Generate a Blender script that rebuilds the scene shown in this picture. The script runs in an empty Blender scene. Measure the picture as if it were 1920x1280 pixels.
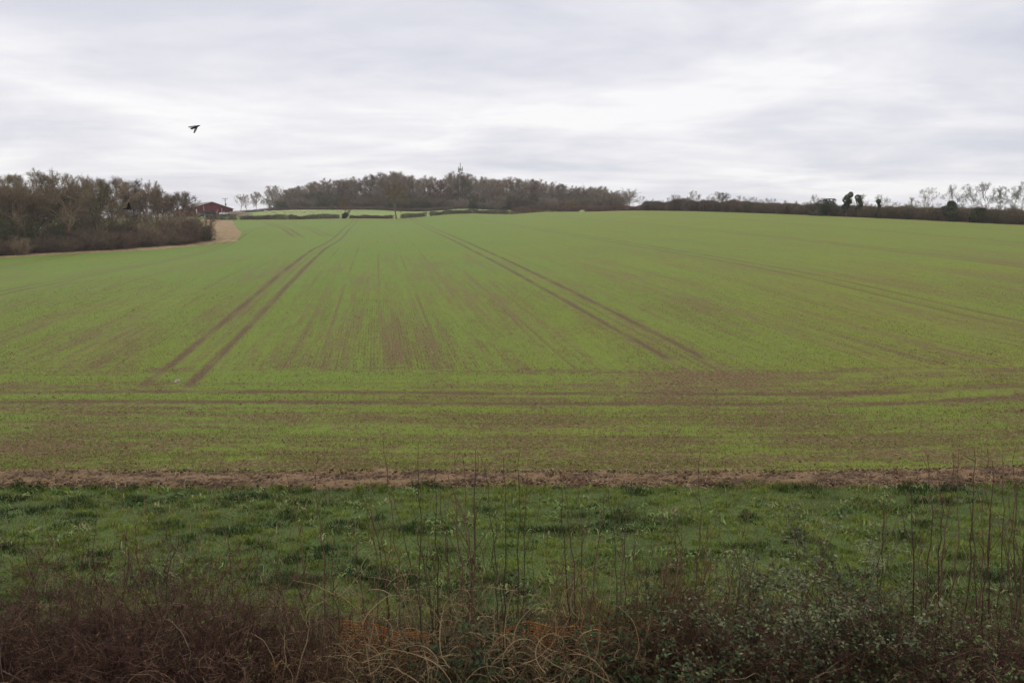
import bpy, math, random
import numpy as np
from math import radians as R
rng = np.random.default_rng(11)
random.seed(5)
scn = bpy.context.scene

# ------------------------------------------------------------------ camera
ZC = 6.6; F = 1536.0; PITCH = math.atan((640 - 430) / F)
cp, sp = math.cos(PITCH), math.sin(PITCH)
cd = bpy.data.cameras.new('camera'); cam = bpy.data.objects.new('camera', cd)
scn.collection.objects.link(cam)
cd.sensor_width = 36; cd.lens = 36 * F / 1920; cd.clip_start = 0.1; cd.clip_end = 20000
cam.location = (0, 0, ZC); cam.rotation_euler = (R(90) - PITCH, 0, 0)
scn.camera = cam

# ------------------------------------------------------------------ light
scn.view_settings.view_transform = 'Standard'; scn.view_settings.look = 'None'
scn.view_settings.exposure = 0; scn.view_settings.gamma = 1
SUN_EL, SUN_AZ = 34, -20      # high veiled sun, ahead of the camera
w = bpy.data.worlds.new('World'); scn.world = w; w.use_nodes = True
nt = w.node_tree; N = nt.nodes; L = nt.links; N.clear()
def nd(t, **k):
    n = N.new(t)
    for a, b in k.items(): setattr(n, a, b)
    return n
sky = nd('ShaderNodeTexSky', sky_type='NISHITA', sun_disc=False)
sky.sun_elevation = R(SUN_EL); sky.sun_rotation = R(SUN_AZ)
tc = nd('ShaderNodeTexCoord'); sx = nd('ShaderNodeSeparateXYZ'); L.new(tc.outputs['Generated'], sx.inputs[0])
def M_(op, a, b=None, clamp=False, c=None):
    m = nd('ShaderNodeMath', operation=op); m.use_clamp = clamp
    for i, v in enumerate((a, b, c)):
        if v is None: continue
        if isinstance(v, (int, float)): m.inputs[i].default_value = v
        else: L.new(v, m.inputs[i])
    return m.outputs[0]
up = M_('MAXIMUM', sx.outputs[2], 0.0)
den = M_('ADD', up, 0.13)
px = M_('DIVIDE', sx.outputs[0], den); py = M_('DIVIDE', sx.outputs[1], den)
cmb = nd('ShaderNodeCombineXYZ'); L.new(px, cmb.inputs[0]); L.new(py, cmb.inputs[1])
def cloud(scale, detail, rough, sxx, syy, off, dist=0.0):
    mp = nd('ShaderNodeMapping'); mp.inputs['Scale'].default_value = (sxx, syy, 1)
    mp.inputs['Location'].default_value = off; mp.inputs['Rotation'].default_value = (0, 0, R(-6))
    L.new(cmb.outputs[0], mp.inputs[0])
    nz = nd('ShaderNodeTexNoise'); nz.inputs['Scale'].default_value = scale
    nz.inputs['Detail'].default_value = detail; nz.inputs['Roughness'].default_value = rough
    nz.inputs['Distortion'].default_value = dist
    L.new(mp.outputs[0], nz.inputs[0]); return nz.outputs[0]
c1 = cloud(0.85, 6, 0.52, 0.85, 1.0, (3.1, 1.7, 0), 0.5)
c2 = cloud(2.6, 6, 0.55, 0.7, 1.0, (7.3, 2.2, 4), 0.4)
cc = M_('ADD', M_('MULTIPLY', c1, 0.72), M_('MULTIPLY', c2, 0.28))
cr = nd('ShaderNodeValToRGB'); L.new(cc, cr.inputs[0])
e = cr.color_ramp.elements
e[0].position = 0.37; e[0].color = (0.680, 0.696, 0.780, 1)
e[1].position = 0.60; e[1].color = (0.995, 0.988, 1.0, 1)
m_ = cr.color_ramp.elements.new(0.49); m_.color = (0.835, 0.830, 0.885, 1)
# an overcast sky is about three times as bright overhead as at the horizon
zen = nd('ShaderNodeMapRange', interpolation_type='SMOOTHSTEP'); L.new(sx.outputs[2], zen.inputs[0])
zen.inputs[1].default_value = 0.22; zen.inputs[2].default_value = 0.95; zen.inputs[3].default_value = 1.0; zen.inputs[4].default_value = 2.6
warm = nd('ShaderNodeMix', data_type='RGBA', blend_type='MULTIPLY'); zf = nd('ShaderNodeMapRange', interpolation_type='SMOOTHSTEP'); L.new(sx.outputs[2], zf.inputs[0])
zf.inputs[1].default_value = 0.26; zf.inputs[2].default_value = 0.7; L.new(zf.outputs[0], warm.inputs[0]); L.new(cr.outputs[0], warm.inputs[6]); warm.inputs[7].default_value = (1.02, 1.0, 0.86, 1)
vm = nd('ShaderNodeVectorMath', operation='SCALE'); L.new(warm.outputs[2], vm.inputs[0]); L.new(zen.outputs[0], vm.inputs['Scale'])
skv = nd('ShaderNodeVectorMath', operation='SCALE'); L.new(sky.outputs[0], skv.inputs[0]); skv.inputs['Scale'].default_value = 0.08
mixw = nd('ShaderNodeMix', data_type='RGBA'); mixw.inputs[0].default_value = 0.93
L.new(skv.outputs[0], mixw.inputs[6]); L.new(vm.outputs[0], mixw.inputs[7])
bg = nd('ShaderNodeBackground'); bg.inputs[1].default_value = 1.0; L.new(mixw.outputs[2], bg.inputs[0])
wo = nd('ShaderNodeOutputWorld'); L.new(bg.outputs[0], wo.inputs[0])
sl = bpy.data.lights.new('sun', 'SUN'); sl.energy = 0.6; sl.angle = R(25); sl.color = (1, 0.96, 0.9)
so = bpy.data.objects.new('sun', sl); scn.collection.objects.link(so)
az = R(SUN_AZ)
from mathutils import Vector, Matrix
sd = Vector((math.sin(az) * math.cos(R(SUN_EL)), math.cos(az) * math.cos(R(SUN_EL)), math.sin(R(SUN_EL))))
so.rotation_euler = (-sd).to_track_quat('-Z', 'Y').to_euler()

# ------------------------------------------------------------------ helpers
COL = scn.collection
def ray(u, v):
    fw = F * cp - (v - 640) * sp; upv = -F * sp - (v - 640) * cp
    return (u - 960) / fw, upv / fw
def at(u, v, Y):
    a, b = ray(u, v); return np.array([a * Y, Y, ZC + b * Y])
def tag(o, label=None, cat=None, group=None, kind=None):
    if label: o['label'] = label
    if cat: o['category'] = cat
    if group: o['group'] = group
    if kind: o['kind'] = kind
    return o
def link(name, data=None, parent=None):
    o = bpy.data.objects.new(name, data); COL.objects.link(o)
    if parent: o.parent = parent
    return o
def empty(name, loc=(0, 0, 0), rz=0.0):
    o = link(name); o.location = [float(q) for q in loc]; o.rotation_euler.z = rz; return o
def mesh_np(name, V, Fs, mat, parent=None, col=None, smooth=False):
    """V (n,3); Fs: list of (k,4)/(k,3) integer arrays"""
    me = bpy.data.meshes.new(name)
    if not isinstance(Fs, list): Fs = [Fs]
    Fs = [f for f in Fs if len(f)]
    me.vertices.add(len(V)); me.vertices.foreach_set('co', np.asarray(V, np.float32).ravel())
    lv = np.concatenate([f.ravel() for f in Fs]).astype(np.int32)
    tot = np.concatenate([np.full(len(f), f.shape[1], np.int32) for f in Fs])
    st = np.concatenate([[0], np.cumsum(tot)[:-1]]).astype(np.int32)
    me.loops.add(len(lv)); me.loops.foreach_set('vertex_index', lv)
    me.polygons.add(len(tot)); me.polygons.foreach_set('loop_start', st); me.polygons.foreach_set('loop_total', tot)
    if smooth: me.polygons.foreach_set('use_smooth', np.ones(len(tot), bool))
    if col is not None:
        a = me.attributes.new('tint', 'FLOAT', 'POINT'); a.data.foreach_set('value', np.asarray(col, np.float32))
    me.update(calc_edges=True)
    me.materials.append(mat)
    return link(name, me, parent)
class Acc:
    def __init__(s): s.V = []; s.F = []; s.C = []; s.n = 0
    def add(s, V, Fc, c=0.5):
        V = np.asarray(V, float).reshape(-1, 3); s.V.append(V)
        for f in (Fc if isinstance(Fc, list) else [Fc]): s.F.append(np.asarray(f) + s.n)
        s.C.append(np.full(len(V), c) if np.isscalar(c) else np.asarray(c)); s.n += len(V)
    def build(s, name, mat, parent=None, smooth=False):
        return mesh_np(name, np.concatenate(s.V), s.F, mat, parent, np.concatenate(s.C), smooth)
def nrm(a): return a / np.maximum(np.linalg.norm(a, axis=-1, keepdims=True), 1e-9)
def tubes(P, Rd, k=3):
    n, m, _ = P.shape
    T = np.gradient(P, axis=1); T = nrm(T)
    ref = np.where(np.abs(T[:, :1, 2:3]) > 0.8, np.array([[[1., 0, 0]]]), np.array([[[0, 0, 1.]]]))
    U = nrm(np.cross(T, np.broadcast_to(ref, T.shape))); W = np.cross(T, U)
    ang = np.arange(k) * 2 * np.pi / k
    V = P[:, :, None] + Rd[:, :, None, None] * (np.cos(ang)[None, None, :, None] * U[:, :, None] + np.sin(ang)[None, None, :, None] * W[:, :, None])
    i = np.arange(n)[:, None, None] * m * k; j = np.arange(m - 1)[None, :, None] * k; q = np.arange(k)[None, None, :]
    a = i + j + q; b = i + j + (q + 1) % k
    Fc = np.stack([a, b, b + k, a + k], -1).reshape(-1, 4)
    return V.reshape(-1, 3), Fc
def walk(S, D, Ln, m, jit=0.2, grav=0.0, r=rng):
    n = len(S); P = np.zeros((n, m, 3)); P[:, 0] = S; D = nrm(D.copy()); st = (Ln / (m - 1))[:, None]
    for i in range(1, m):
        D = nrm(D + jit * r.normal(size=(n, 3)) + np.array([0, 0, grav])); P[:, i] = P[:, i - 1] + D * st
    return P
def taper(r0, r1, m): return r0[:, None] + (r1 - r0)[:, None] * np.linspace(0, 1, m)[None]
def vnoise(x, y, seed=0):
    x = np.asarray(x, float); y = np.asarray(y, float)
    xi = np.floor(x).astype(np.int64); yi = np.floor(y).astype(np.int64); fx = x - xi; fy = y - yi
    fx = fx * fx * (3 - 2 * fx); fy = fy * fy * (3 - 2 * fy)
    def h(a, b):
        q = (a * 374761393 + b * 668265263 + seed * 2147483647) & 0xffffffff
        q = ((q ^ (q >> 13)) * 1274126177) & 0xffffffff
        return ((q ^ (q >> 16)) & 0xffff) / 65535.0
    return (h(xi, yi) * (1 - fx) + h(xi + 1, yi) * fx) * (1 - fy) + (h(xi, yi + 1) * (1 - fx) + h(xi + 1, yi + 1) * fx) * fy
def sstep(a, b, x): t = np.clip((x - a) / (b - a), 0, 1); return t * t * (3 - 2 * t)

# ------------------------------------------------------------------ materials
class NT:
    def __init__(s, name):
        s.m = bpy.data.materials.new(name); s.m.use_nodes = True; s.t = s.m.node_tree; s.t.nodes.clear()
        s.out = s.n('ShaderNodeOutputMaterial'); s.b = s.n('ShaderNodeBsdfPrincipled')
        s.l(s.b.outputs[0], s.out.inputs[0]); s.b.inputs['Roughness'].default_value = 0.85
        s.b.inputs['Specular IOR Level'].default_value = 0.2
        s.tc = s.n('ShaderNodeTexCoord').outputs['Object']
    def n(s, t, **k):
        q = s.t.nodes.new(t)
        for a, b in k.items(): setattr(q, a, b)
        return q
    def l(s, a, b): s.t.links.new(a, b)
    def put(s, sock, v):
        if isinstance(v, (int, float)): sock.default_value = v
        elif isinstance(v, tuple): sock.default_value = v if len(v) == len(sock.default_value) else v + (1,)
        else: s.l(v, sock)
    def math(s, op, a, b=None, c=None, clamp=False):
        q = s.n('ShaderNodeMath', operation=op); q.use_clamp = clamp
        for i, v in enumerate((a, b, c)):
            if v is not None: s.put(q.inputs[i], v)
        return q.outputs[0]
    def ss(s, x, a, b, lo=0.0, hi=1.0):
        q = s.n('ShaderNodeMapRange', interpolation_type='SMOOTHSTEP'); s.put(q.inputs[0], x)
        for i, v in enumerate((a, b, lo, hi)): s.put(q.inputs[i + 1], v)
        return q.outputs[0]
    def xyz(s, x, y, z=0.0):
        q = s.n('ShaderNodeCombineXYZ')
        for i, v in enumerate((x, y, z)): s.put(q.inputs[i], v)
        return q.outputs[0]
    def noise(s, vec, scale=1.0, detail=3, rough=0.5, dist=0.0):
        q = s.n('ShaderNodeTexNoise'); s.l(vec, q.inputs[0]); q.inputs['Scale'].default_value = scale
        q.inputs['Detail'].default_value = detail; q.inputs['Roughness'].default_value = rough
        q.inputs['Distortion'].default_value = dist; return q.outputs[0]
    def mix(s, f, a, b):
        q = s.n('ShaderNodeMix', data_type='RGBA'); s.put(q.inputs[0], f); s.put(q.inputs[6], a); s.put(q.inputs[7], b); return q.outputs[2]
    def bump(s, h, dist, strength=1.0):
        q = s.n('ShaderNodeBump'); s.l(h, q.inputs['Height']); q.inputs['Distance'].default_value = dist; q.inputs['Strength'].default_value = strength
        s.l(q.outputs[0], s.b.inputs['Normal'])
    def attr(s, name='tint'):
        q = s.n('ShaderNodeAttribute', attribute_name=name); return q.outputs['Fac']
def two(name, a, b, scale=1.0, rough=0.85, c=None, transl=0.0, spec=0.2):
    """colour between a and b by per-piece tint and a soft noise; c = rare third colour"""
    m = NT(name); t = m.attr(); n_ = m.noise(m.tc, scale, 3)
    f = m.math('ADD', m.math('MULTIPLY', t, 0.65), m.math('MULTIPLY', n_, 0.5), clamp=True)
    colr = m.mix(m.ss(f, 0.25, 0.85), a, b)
    if c: colr = m.mix(m.ss(t, 0.90, 0.93), colr, c)
    m.l(colr, m.b.inputs['Base Color']); m.b.inputs['Roughness'].default_value = rough; m.b.inputs['Specular IOR Level'].default_value = spec
    if transl:
        tr = m.n('ShaderNodeBsdfTranslucent'); m.l(colr, tr.inputs[0]); mx = m.n('ShaderNodeMixShader'); mx.inputs[0].default_value = transl
        m.l(m.b.outputs[0], mx.inputs[1]); m.l(tr.outputs[0], mx.inputs[2]); m.l(mx.outputs[0], m.out.inputs[0])
    return m.m
BARK_WARM = two('bark_warm', (0.145, 0.106, 0.070), (0.255, 0.190, 0.130), 0.15)
BARK_OLIVE = two('bark_olive', (0.080, 0.070, 0.040), (0.155, 0.130, 0.080), 0.15)
BARK_GREY = two('bark_grey', (0.165, 0.130, 0.102), (0.265, 0.212, 0.168), 0.12)
BARK_RED = two('bark_red', (0.085, 0.050, 0.038), (0.155, 0.098, 0.075), 0.12)
BARK_GOLD = two('bark_gold', (0.090, 0.060, 0.026), (0.185, 0.128, 0.062), 0.12)
BARK_PALE = two('bark_pale', (0.10, 0.088, 0.075), (0.19, 0.17, 0.145), 0.12)
IVY_DARK = two('ivy_dark', (0.018, 0.024, 0.010), (0.060, 0.070, 0.034), 0.6, 0.6)
BRUSH = two('brush', (0.085, 0.061, 0.043), (0.170, 0.122, 0.086), 0.2)
BRUSH_GREEN = two('brush_green', (0.045, 0.045, 0.022), (0.10, 0.095, 0.05), 0.2)
HEDGE_FAR = two('hedge_brown', (0.060, 0.044, 0.032), (0.125, 0.092, 0.066), 0.15)
HEDGE_RED = two('hedge_russet', (0.075, 0.036, 0.026), (0.15, 0.085, 0.062), 0.15)
def paint(name, c, rough=0.6, metal=0.0, var=0.15):
    m = NT(name); n_ = m.noise(m.tc, 1.3, 4)
    m.l(m.mix(n_, tuple(q * (1 - var) for q in c), tuple(min(1, q * (1 + var)) for q in c)), m.b.inputs['Base Color'])
    m.b.inputs['Roughness'].default_value = rough; m.b.inputs['Metallic'].default_value = metal; return m.m

# ------------------------------------------------------------------ terrain height
CT = []
def ctl(u, v, Y): p = at(u, v, Y); CT.append((p[0], p[1], p[2]))
for X in (-60, -30, 0, 14): CT.extend([(X, 8, 0), (X, 14, 0), (X, 20.5, 0.0 if X < 10 else 0.12), (X, 31, 0.0)])
CT += [(40, 10, .4), (40, 21, .7), (22, 31.6, .42), (-120, 20, -.6)]
ctl(371, 663, 41); ctl(1270, 663, 41); ctl(525, 533, 73.3); ctl(1034, 533, 73.3); ctl(610, 465, 129); ctl(900, 465, 129)
ctl(662, 418, 311); ctl(782, 416, 311)
ctl(0, 548, 72); ctl(300, 490, 129); ctl(1170, 455, 131.7); ctl(1900, 603, 50.5); ctl(1536, 520, 73.2)
ctl(1920, 422, 175); ctl(1210, 395, 320); ctl(1550, 405, 229); ctl(740, 410, 360); ctl(960, 402, 365); ctl(1099, 397, 360); ctl(564, 411.5, 345)
ctl(400, 412.5, 320); ctl(390, 455, 187); ctl(0, 481, 145); ctl(200, 469, 164); ctl(435, 440, 200)
ctl(700, 393, 452); ctl(860, 391.5, 452); ctl(1000, 392, 455); ctl(1150, 392, 455); ctl(500, 396, 420); ctl(250, 411, 280); ctl(80, 420, 270)
CT += [(-148, 405, 13.0), (150, 330, 11.5), (150, 450, 13), (200, 200, 6), (260, 100, 3), (-160, 160, 0.5), (-260, 300, 6),
       (0, 620, 20), (-300, 620, 15), (300, 700, 12), (0, 1200, 14), (-1500, 1200, 10), (1500, 1200, 10), (0, 4000, 8), (-4000, 4000, 5), (4000, 4000, 5),
       (-4000, 0, 0), (4000, 0, 0), (-600, 50, 0), (600, 50, 0), (0, -200, 0), (-400, -200, 0), (400, -200, 0)]
CT = np.array(CT)
def wp(x, y): return np.stack([np.arcsinh(np.asarray(x, float) / 45), np.arcsinh(np.asarray(y, float) / 45)], -1)
_c = wp(CT[:, 0], CT[:, 1])
def _phi(r): return np.where(r > 1e-9, r * r * np.log(np.maximum(r, 1e-9)), 0)
_n = len(_c); K = _phi(np.linalg.norm(_c[:, None] - _c[None], axis=-1)) + 1e-4 * np.eye(_n)
Pm = np.concatenate([np.ones((_n, 1)), _c], 1); A = np.block([[K, Pm], [Pm.T, np.zeros((3, 3))]])
_w = np.linalg.solve(A, np.concatenate([CT[:, 2], np.zeros(3)]))
def hz(x, y):
    x = np.asarray(x, float); y = np.asarray(y, float); sh = x.shape
    q = wp(x.ravel(), y.ravel()); out = np.zeros(len(q))
    for i in range(0, len(q), 20000):
        s_ = slice(i, i + 20000); out[s_] = _phi(np.linalg.norm(q[s_, None] - _c[None], axis=-1)) @ _w[:_n] + _w[_n] + q[s_] @ _w[_n + 1:]
    out = out + 4.9 * (1 - sstep(2.2, 8.2, y.ravel()))      # railway style embankment the camera stands on
    return out.reshape(sh)
def g(u, Y, v=640): a, _ = ray(u, v); x = a * Y; return np.array([x, Y, float(hz(x, Y))])

# plan lines
WOOD_EDGE = [(-190, -20), (-150, 40), (-112, 98), (-90, 145), (-80, 164), (-69, 187)]
LEFT_UP = [(-69, 187), (-74, 202), (-92, 250), (-116, 320)]
FAR = [(-116, 320), (-88, 345), (-52, 360), (0, 365), (32, 360), (52, 322)]
RIGHT = [(52, 322), (80, 248), (108, 175), (132, 112), (168, 15)]
FIELD = [(-190, -20)] + WOOD_EDGE[1:] + LEFT_UP[1:] + FAR[1:] + RIGHT[1:] + [(168, -60), (-190, -60)]
def inpoly(x, y, poly):
    r = np.zeros(x.shape, bool); n = len(poly)
    for i in range(n):
        (x0, y0), (x1, y1) = poly[i], poly[(i + 1) % n]
        if y0 == y1: continue
        c = ((y0 > y) != (y1 > y)) & (x < (x1 - x0) * (y - y0) / (y1 - y0) + x0); r ^= c
    return r

# ------------------------------------------------------------------ ground materials
def field_material():
    m = NT('winter_wheat_field'); s3 = m.n('ShaderNodeSeparateXYZ'); m.l(m.tc, s3.inputs[0]); x, y = s3.outputs[0], s3.outputs[1]
    big = m.noise(m.xyz(x, y), 0.03, 2)
    wob = m.math('MULTIPLY', m.math('SUBTRACT', m.noise(m.xyz(0.0, y), 0.05, 2), 0.5), 1.2)
    s = m.math('ADD', m.math('ADD', x, m.math('MULTIPLY', m.math('SUBTRACT', y, 41.0), 0.1632)), -8.37)
    sw = m.math('ADD', s, wob)
    # wheel tracks every 24 m up the hill
    def pair(c, half, w0, w1):
        d = m.math('ABSOLUTE', m.math('SUBTRACT', m.math('ABSOLUTE', c), half)); return m.ss(d, w0, w1, 1.0, 0.0)
    edge = m.math('MULTIPLY', m.math('SUBTRACT', m.noise(m.xyz(x, y), 1.6, 4, 0.65), 0.5), 0.5)
    wr = m.math('WRAP', s, 12.0, -12.0); tram = pair(m.math('ADD', wr, m.math('MULTIPLY', edge, 0.9)), 0.93, 0.10, 0.44)
    k0 = m.ss(m.math('ABSOLUTE', m.math('ADD', s, 12.0)), 26, 28, 1.0, 0.8)     # the two middle pairs are the strongest
    tvar = m.ss(m.noise(m.xyz(s, m.math('MULTIPLY', y, 0.16)), 1.0, 3), 0.28, 0.55, 0.5, 1.0)
    tram = m.math('MULTIPLY', m.math('MULTIPLY', tram, k0), m.math('MULTIPLY', tvar, m.ss(m.math('SUBTRACT', y, m.ss(x, -12, 6, 32.4, 38.6)), 0.0, 1.6)))
    yh = m.math('ADD', m.math('ADD', y, -31.6), m.math('MULTIPLY', m.math('SUBTRACT', m.noise(m.xyz(x, 0.0), 0.11, 2), 0.5), 0.4))
    # headland track, 1.8 m wide; fades here and there
    hvar = m.ss(m.noise(m.xyz(m.math('MULTIPLY', x, 0.3), m.math('MULTIPLY', y, 0.5)), 1.0, 3), 0.30, 0.50, 0.6, 1.0)
    head = m.math('MULTIPLY', pair(m.math('ADD', yh, m.math('MULTIPLY', edge, 1.5)), 0.9, 0.12, 0.56), hvar)
    head2 = m.math('MULTIPLY', pair(m.math('ADD', m.math('ADD', y, -26.6), edge), 0.95, 0.05, 0.45), m.math('MULTIPLY', hvar, 0.6))
    head = m.math('MAXIMUM', head, head2)
    # far curving headland tracks by the wood corner
    lx = m.math('SUBTRACT', x, m.math('ADD', -60.0, m.math('MULTIPLY', m.math('SUBTRACT', y, 205.0), -0.36)))
    cur = m.math('MULTIPLY', pair(m.math('SUBTRACT', lx, 6.0), 1.0, 0.3, 0.8), m.math('MULTIPLY', m.ss(y, 185, 205), m.ss(lx, 12, 14, 1.0, 0.0)))
    cur2 = m.math('MULTIPLY', pair(m.math('SUBTRACT', lx, 13.5), 1.0, 0.3, 0.8), m.math('MULTIPLY', m.ss(y, 185, 205), 0.7))
    cur = m.math('MULTIPLY', m.math('MAXIMUM', cur, cur2), m.ss(y, 300, 318, 0.8, 0.0))
    rows = m.ss(m.math('ADD', y, m.math('MULTIPLY', edge, 2.0)), 36.2, 37.8)
    # streaks: along the drill rows up the hill, and across on the headland
    st1 = m.noise(m.xyz(m.math('MULTIPLY', sw, 0.75), m.math('MULTIPLY', y, 0.016)), 1.0, 3, 0.6)
    st2 = m.noise(m.xyz(m.math('MULTIPLY', s, 2.6), m.math('MULTIPLY', y, 0.06)), 1.0, 3, 0.6)
    st3 = m.noise(m.xyz(m.math('MULTIPLY', s, 7.5), m.math('MULTIPLY', y, 0.2)), 1.0, 2, 0.6)
    rowst = m.math('ADD', m.math('ADD', m.math('MULTIPLY', st1, 0.30), m.math('MULTIPLY', st2, 0.38)), m.math('MULTIPLY', st3, 0.32))
    h1 = m.noise(m.xyz(m.math('MULTIPLY', x, 0.05), m.math('MULTIPLY', y, 0.55)), 1.0, 4, 0.6)
    h2 = m.noise(m.xyz(m.math('MULTIPLY', x, 0.35), m.math('MULTIPLY', y, 2.6)), 1.0, 4, 0.65)
    hst = m.math('ADD', m.math('MULTIPLY', h1, 0.55), m.math('MULTIPLY', h2, 0.45))
    lowf = m.math('ADD', m.math('MULTIPLY', hst, m.math('SUBTRACT', 1.0, rows)), m.math('MULTIPLY', rowst, rows))
    patch = m.noise(m.xyz(m.math('MULTIPLY', s, 1.3), m.math('MULTIPLY', y, m.math('ADD', 1.0, m.math('MULTIPLY', rows, -0.7)))), 0.13, 3, 0.6)
    fine = m.noise(m.xyz(x, m.math('MULTIPLY', y, 1.0)), 7.5, 5, 0.72)
    fine2 = m.noise(m.xyz(x, y), 1.8, 3, 0.6)
    amp = m.ss(y, 45, 190, 1.25, 0.40)
    v = m.math('ADD', m.math('MULTIPLY', m.math('SUBTRACT', lowf, 0.5), 1.5), m.math('MULTIPLY', m.math('SUBTRACT', patch, 0.5), 0.8))
    v = m.math('ADD', m.math('MULTIPLY', v, amp), m.math('MULTIPLY', m.math('SUBTRACT', fine, 0.5), m.ss(y, 30, 160, 1.7, 0.6)))
    v = m.math('ADD', v, m.math('MULTIPLY', m.math('SUBTRACT', fine2, 0.5), 0.7))
    v = m.math('ADD', v, m.ss(y, 36, 38, 0.10, 0.07)); v = m.math('ADD', v, m.ss(y, 21.5, 30, 0.12, 0.0))
    # worn turning corner where the right hand tracks meet the headland
    cx = m.math('DIVIDE', m.math('SUBTRACT', x, 8.5), 6.5); cy = m.math('DIVIDE', m.math('SUBTRACT', y, 34.6), 3.0)
    worn = m.ss(m.math('SQRT', m.math('ADD', m.math('MULTIPLY', cx, cx), m.math('MULTIPLY', cy, cy))), 0.0, 1.5, 0.26, 0.0)
    v = m.math('ADD', v, worn)
    bare = m.ss(v, 0.02, 0.27, 0.0, 1.0); bare = m.math('MULTIPLY', bare, m.ss(y, 25, 160, 0.92, 0.32)); streak = bare
    # thin bare lines where two passes of the drill meet
    bout = m.ss(m.math('ABSOLUTE', m.math('ADD', m.math('WRAP', s, 1.5, -1.5), m.math('MULTIPLY', edge, 0.25))), 0.03, 0.15, 1.0, 0.0)
    bout = m.math('MULTIPLY', m.math('MULTIPLY', bout, rows), m.ss(m.noise(m.xyz(m.math('MULTIPLY', s, 0.9), m.math('MULTIPLY', y, 0.03), 5.0), 1.0, 3), 0.42, 0.62, 0.0, 0.75))
    bare = m.math('MAXIMUM', bare, m.math('MULTIPLY', bout, m.ss(y, 60, 280, 1.0, 0.6)))
    trk = m.math('MAXIMUM', m.math('MAXIMUM', tram, head), cur)
    trk = m.math('MULTIPLY', trk, m.ss(fine, 0.25, 0.52, 0.6, 1.0))
    trk = m.math('MULTIPLY', trk, m.ss(y, 120, 320, 0.95, 0.6))
    bare = m.math('MAXIMUM', bare, trk)
    strip = m.math('MULTIPLY', m.ss(m.math('ADD', y, m.math('MULTIPLY', edge, 1.6)), 21.45, 21.9, 1.0, 0.0), 1.0)
    bare = m.math('MAXIMUM', bare, strip)
    gmix = m.noise(m.xyz(x, y), 0.06, 3)
    # leaf colour: bluer and lusher uphill on the left, yellower low and right
    yel = m.math('ADD', m.math('ADD', m.ss(x, -30, 40, 0.0, 0.45), m.ss(y, 30, 120, 0.45, 0.1)), m.math('MULTIPLY', m.math('SUBTRACT', gmix, 0.5), 1.4), clamp=True)
    ga = m.mix(yel, (0.106, 0.176, 0.021), (0.152, 0.174, 0.017))
    g2 = m.noise(m.xyz(m.math('MULTIPLY', x, 1.0), y), 11.0, 3, 0.7)
    g3 = m.noise(m.xyz(m.math('MULTIPLY', s, 2.2), m.math('MULTIPLY', y, 0.30)), 1.0, 5, 0.7); g4 = m.noise(m.xyz(x, y), 1.3, 4, 0.7)
    ga = m.mix(m.math('MULTIPLY', m.ss(m.math('ADD', m.math('MULTIPLY', g3, 0.6), m.math('MULTIPLY', g4, 0.4)), 0.42, 0.60), m.ss(y, 30, 45, 0.15, 0.32)), ga, (0.095, 0.088, 0.030))
    ga = m.mix(m.ss(g2, 0.3, 0.7), m.mix(0.45, ga, (0.03, 0.045, 0.008)), ga)
    sf = m.noise(m.xyz(x, m.math('MULTIPLY', y, 0.8)), 9.0, 5, 0.75)
    soil = m.mix(m.ss(sf, 0.36, 0.60), (0.040, 0.021, 0.011), (0.125, 0.074, 0.038))
    soil = m.mix(m.ss(sf, 0.56, 0.68), soil, (0.27, 0.185, 0.095))
    soil = m.mix(m.math('MULTIPLY', trk, 0.55), soil, (0.048, 0.025, 0.013)); soil = m.mix(m.math('MULTIPLY', m.math('SUBTRACT', streak, trk, clamp=True), m.ss(y, 30, 75, 0.0, 0.5)), soil, (0.150, 0.112, 0.050)); colr = m.mix(bare, ga, soil)
    m.l(colr, m.b.inputs['Base Color']); m.b.inputs['Roughness'].default_value = 0.95
    hgt = m.math('SUBTRACT', m.math('ADD', fine, m.math('MULTIPLY', sf, 0.6)), m.math('MULTIPLY', trk, 0.9))
    m.bump(hgt, 0.09, 0.9)
    return m.m
def ground_mat(name, a, b, c, scale=0.35, bumpd=0.1):
    m = NT(name); n1 = m.noise(m.tc, scale, 5, 0.6); n2 = m.noise(m.tc, scale * 11, 4, 0.7)
    cl = m.mix(m.ss(n1, 0.35, 0.65), a, b); cl = m.mix(m.ss(n2, 0.5, 0.68), cl, c)
    m.l(cl, m.b.inputs['Base Color']); m.b.inputs['Roughness'].default_value = 0.95; m.bump(n2, bumpd, 0.8); return m.m
FIELDM = field_material()
MARGIN = ground_mat('rough_grass_ground', (0.030, 0.050, 0.012), (0.050, 0.078, 0.018), (0.055, 0.045, 0.025), 0.6)
BANK = ground_mat('leaf_litter_bank', (0.030, 0.020, 0.014), (0.052, 0.035, 0.022), (0.07, 0.048, 0.028), 0.8)
PAST = ground_mat('pasture', (0.115, 0.165, 0.045), (0.145, 0.185, 0.055), (0.15, 0.165, 0.06), 0.05)
WFLOOR = ground_mat('wood_floor', (0.045, 0.033, 0.022), (0.07, 0.052, 0.035), (0.09, 0.062, 0.04), 0.2)
TAN = ground_mat('dead_grass_verge', (0.140, 0.092, 0.048), (0.25, 0.170, 0.098), (0.10, 0.095, 0.040), 0.8)

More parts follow.
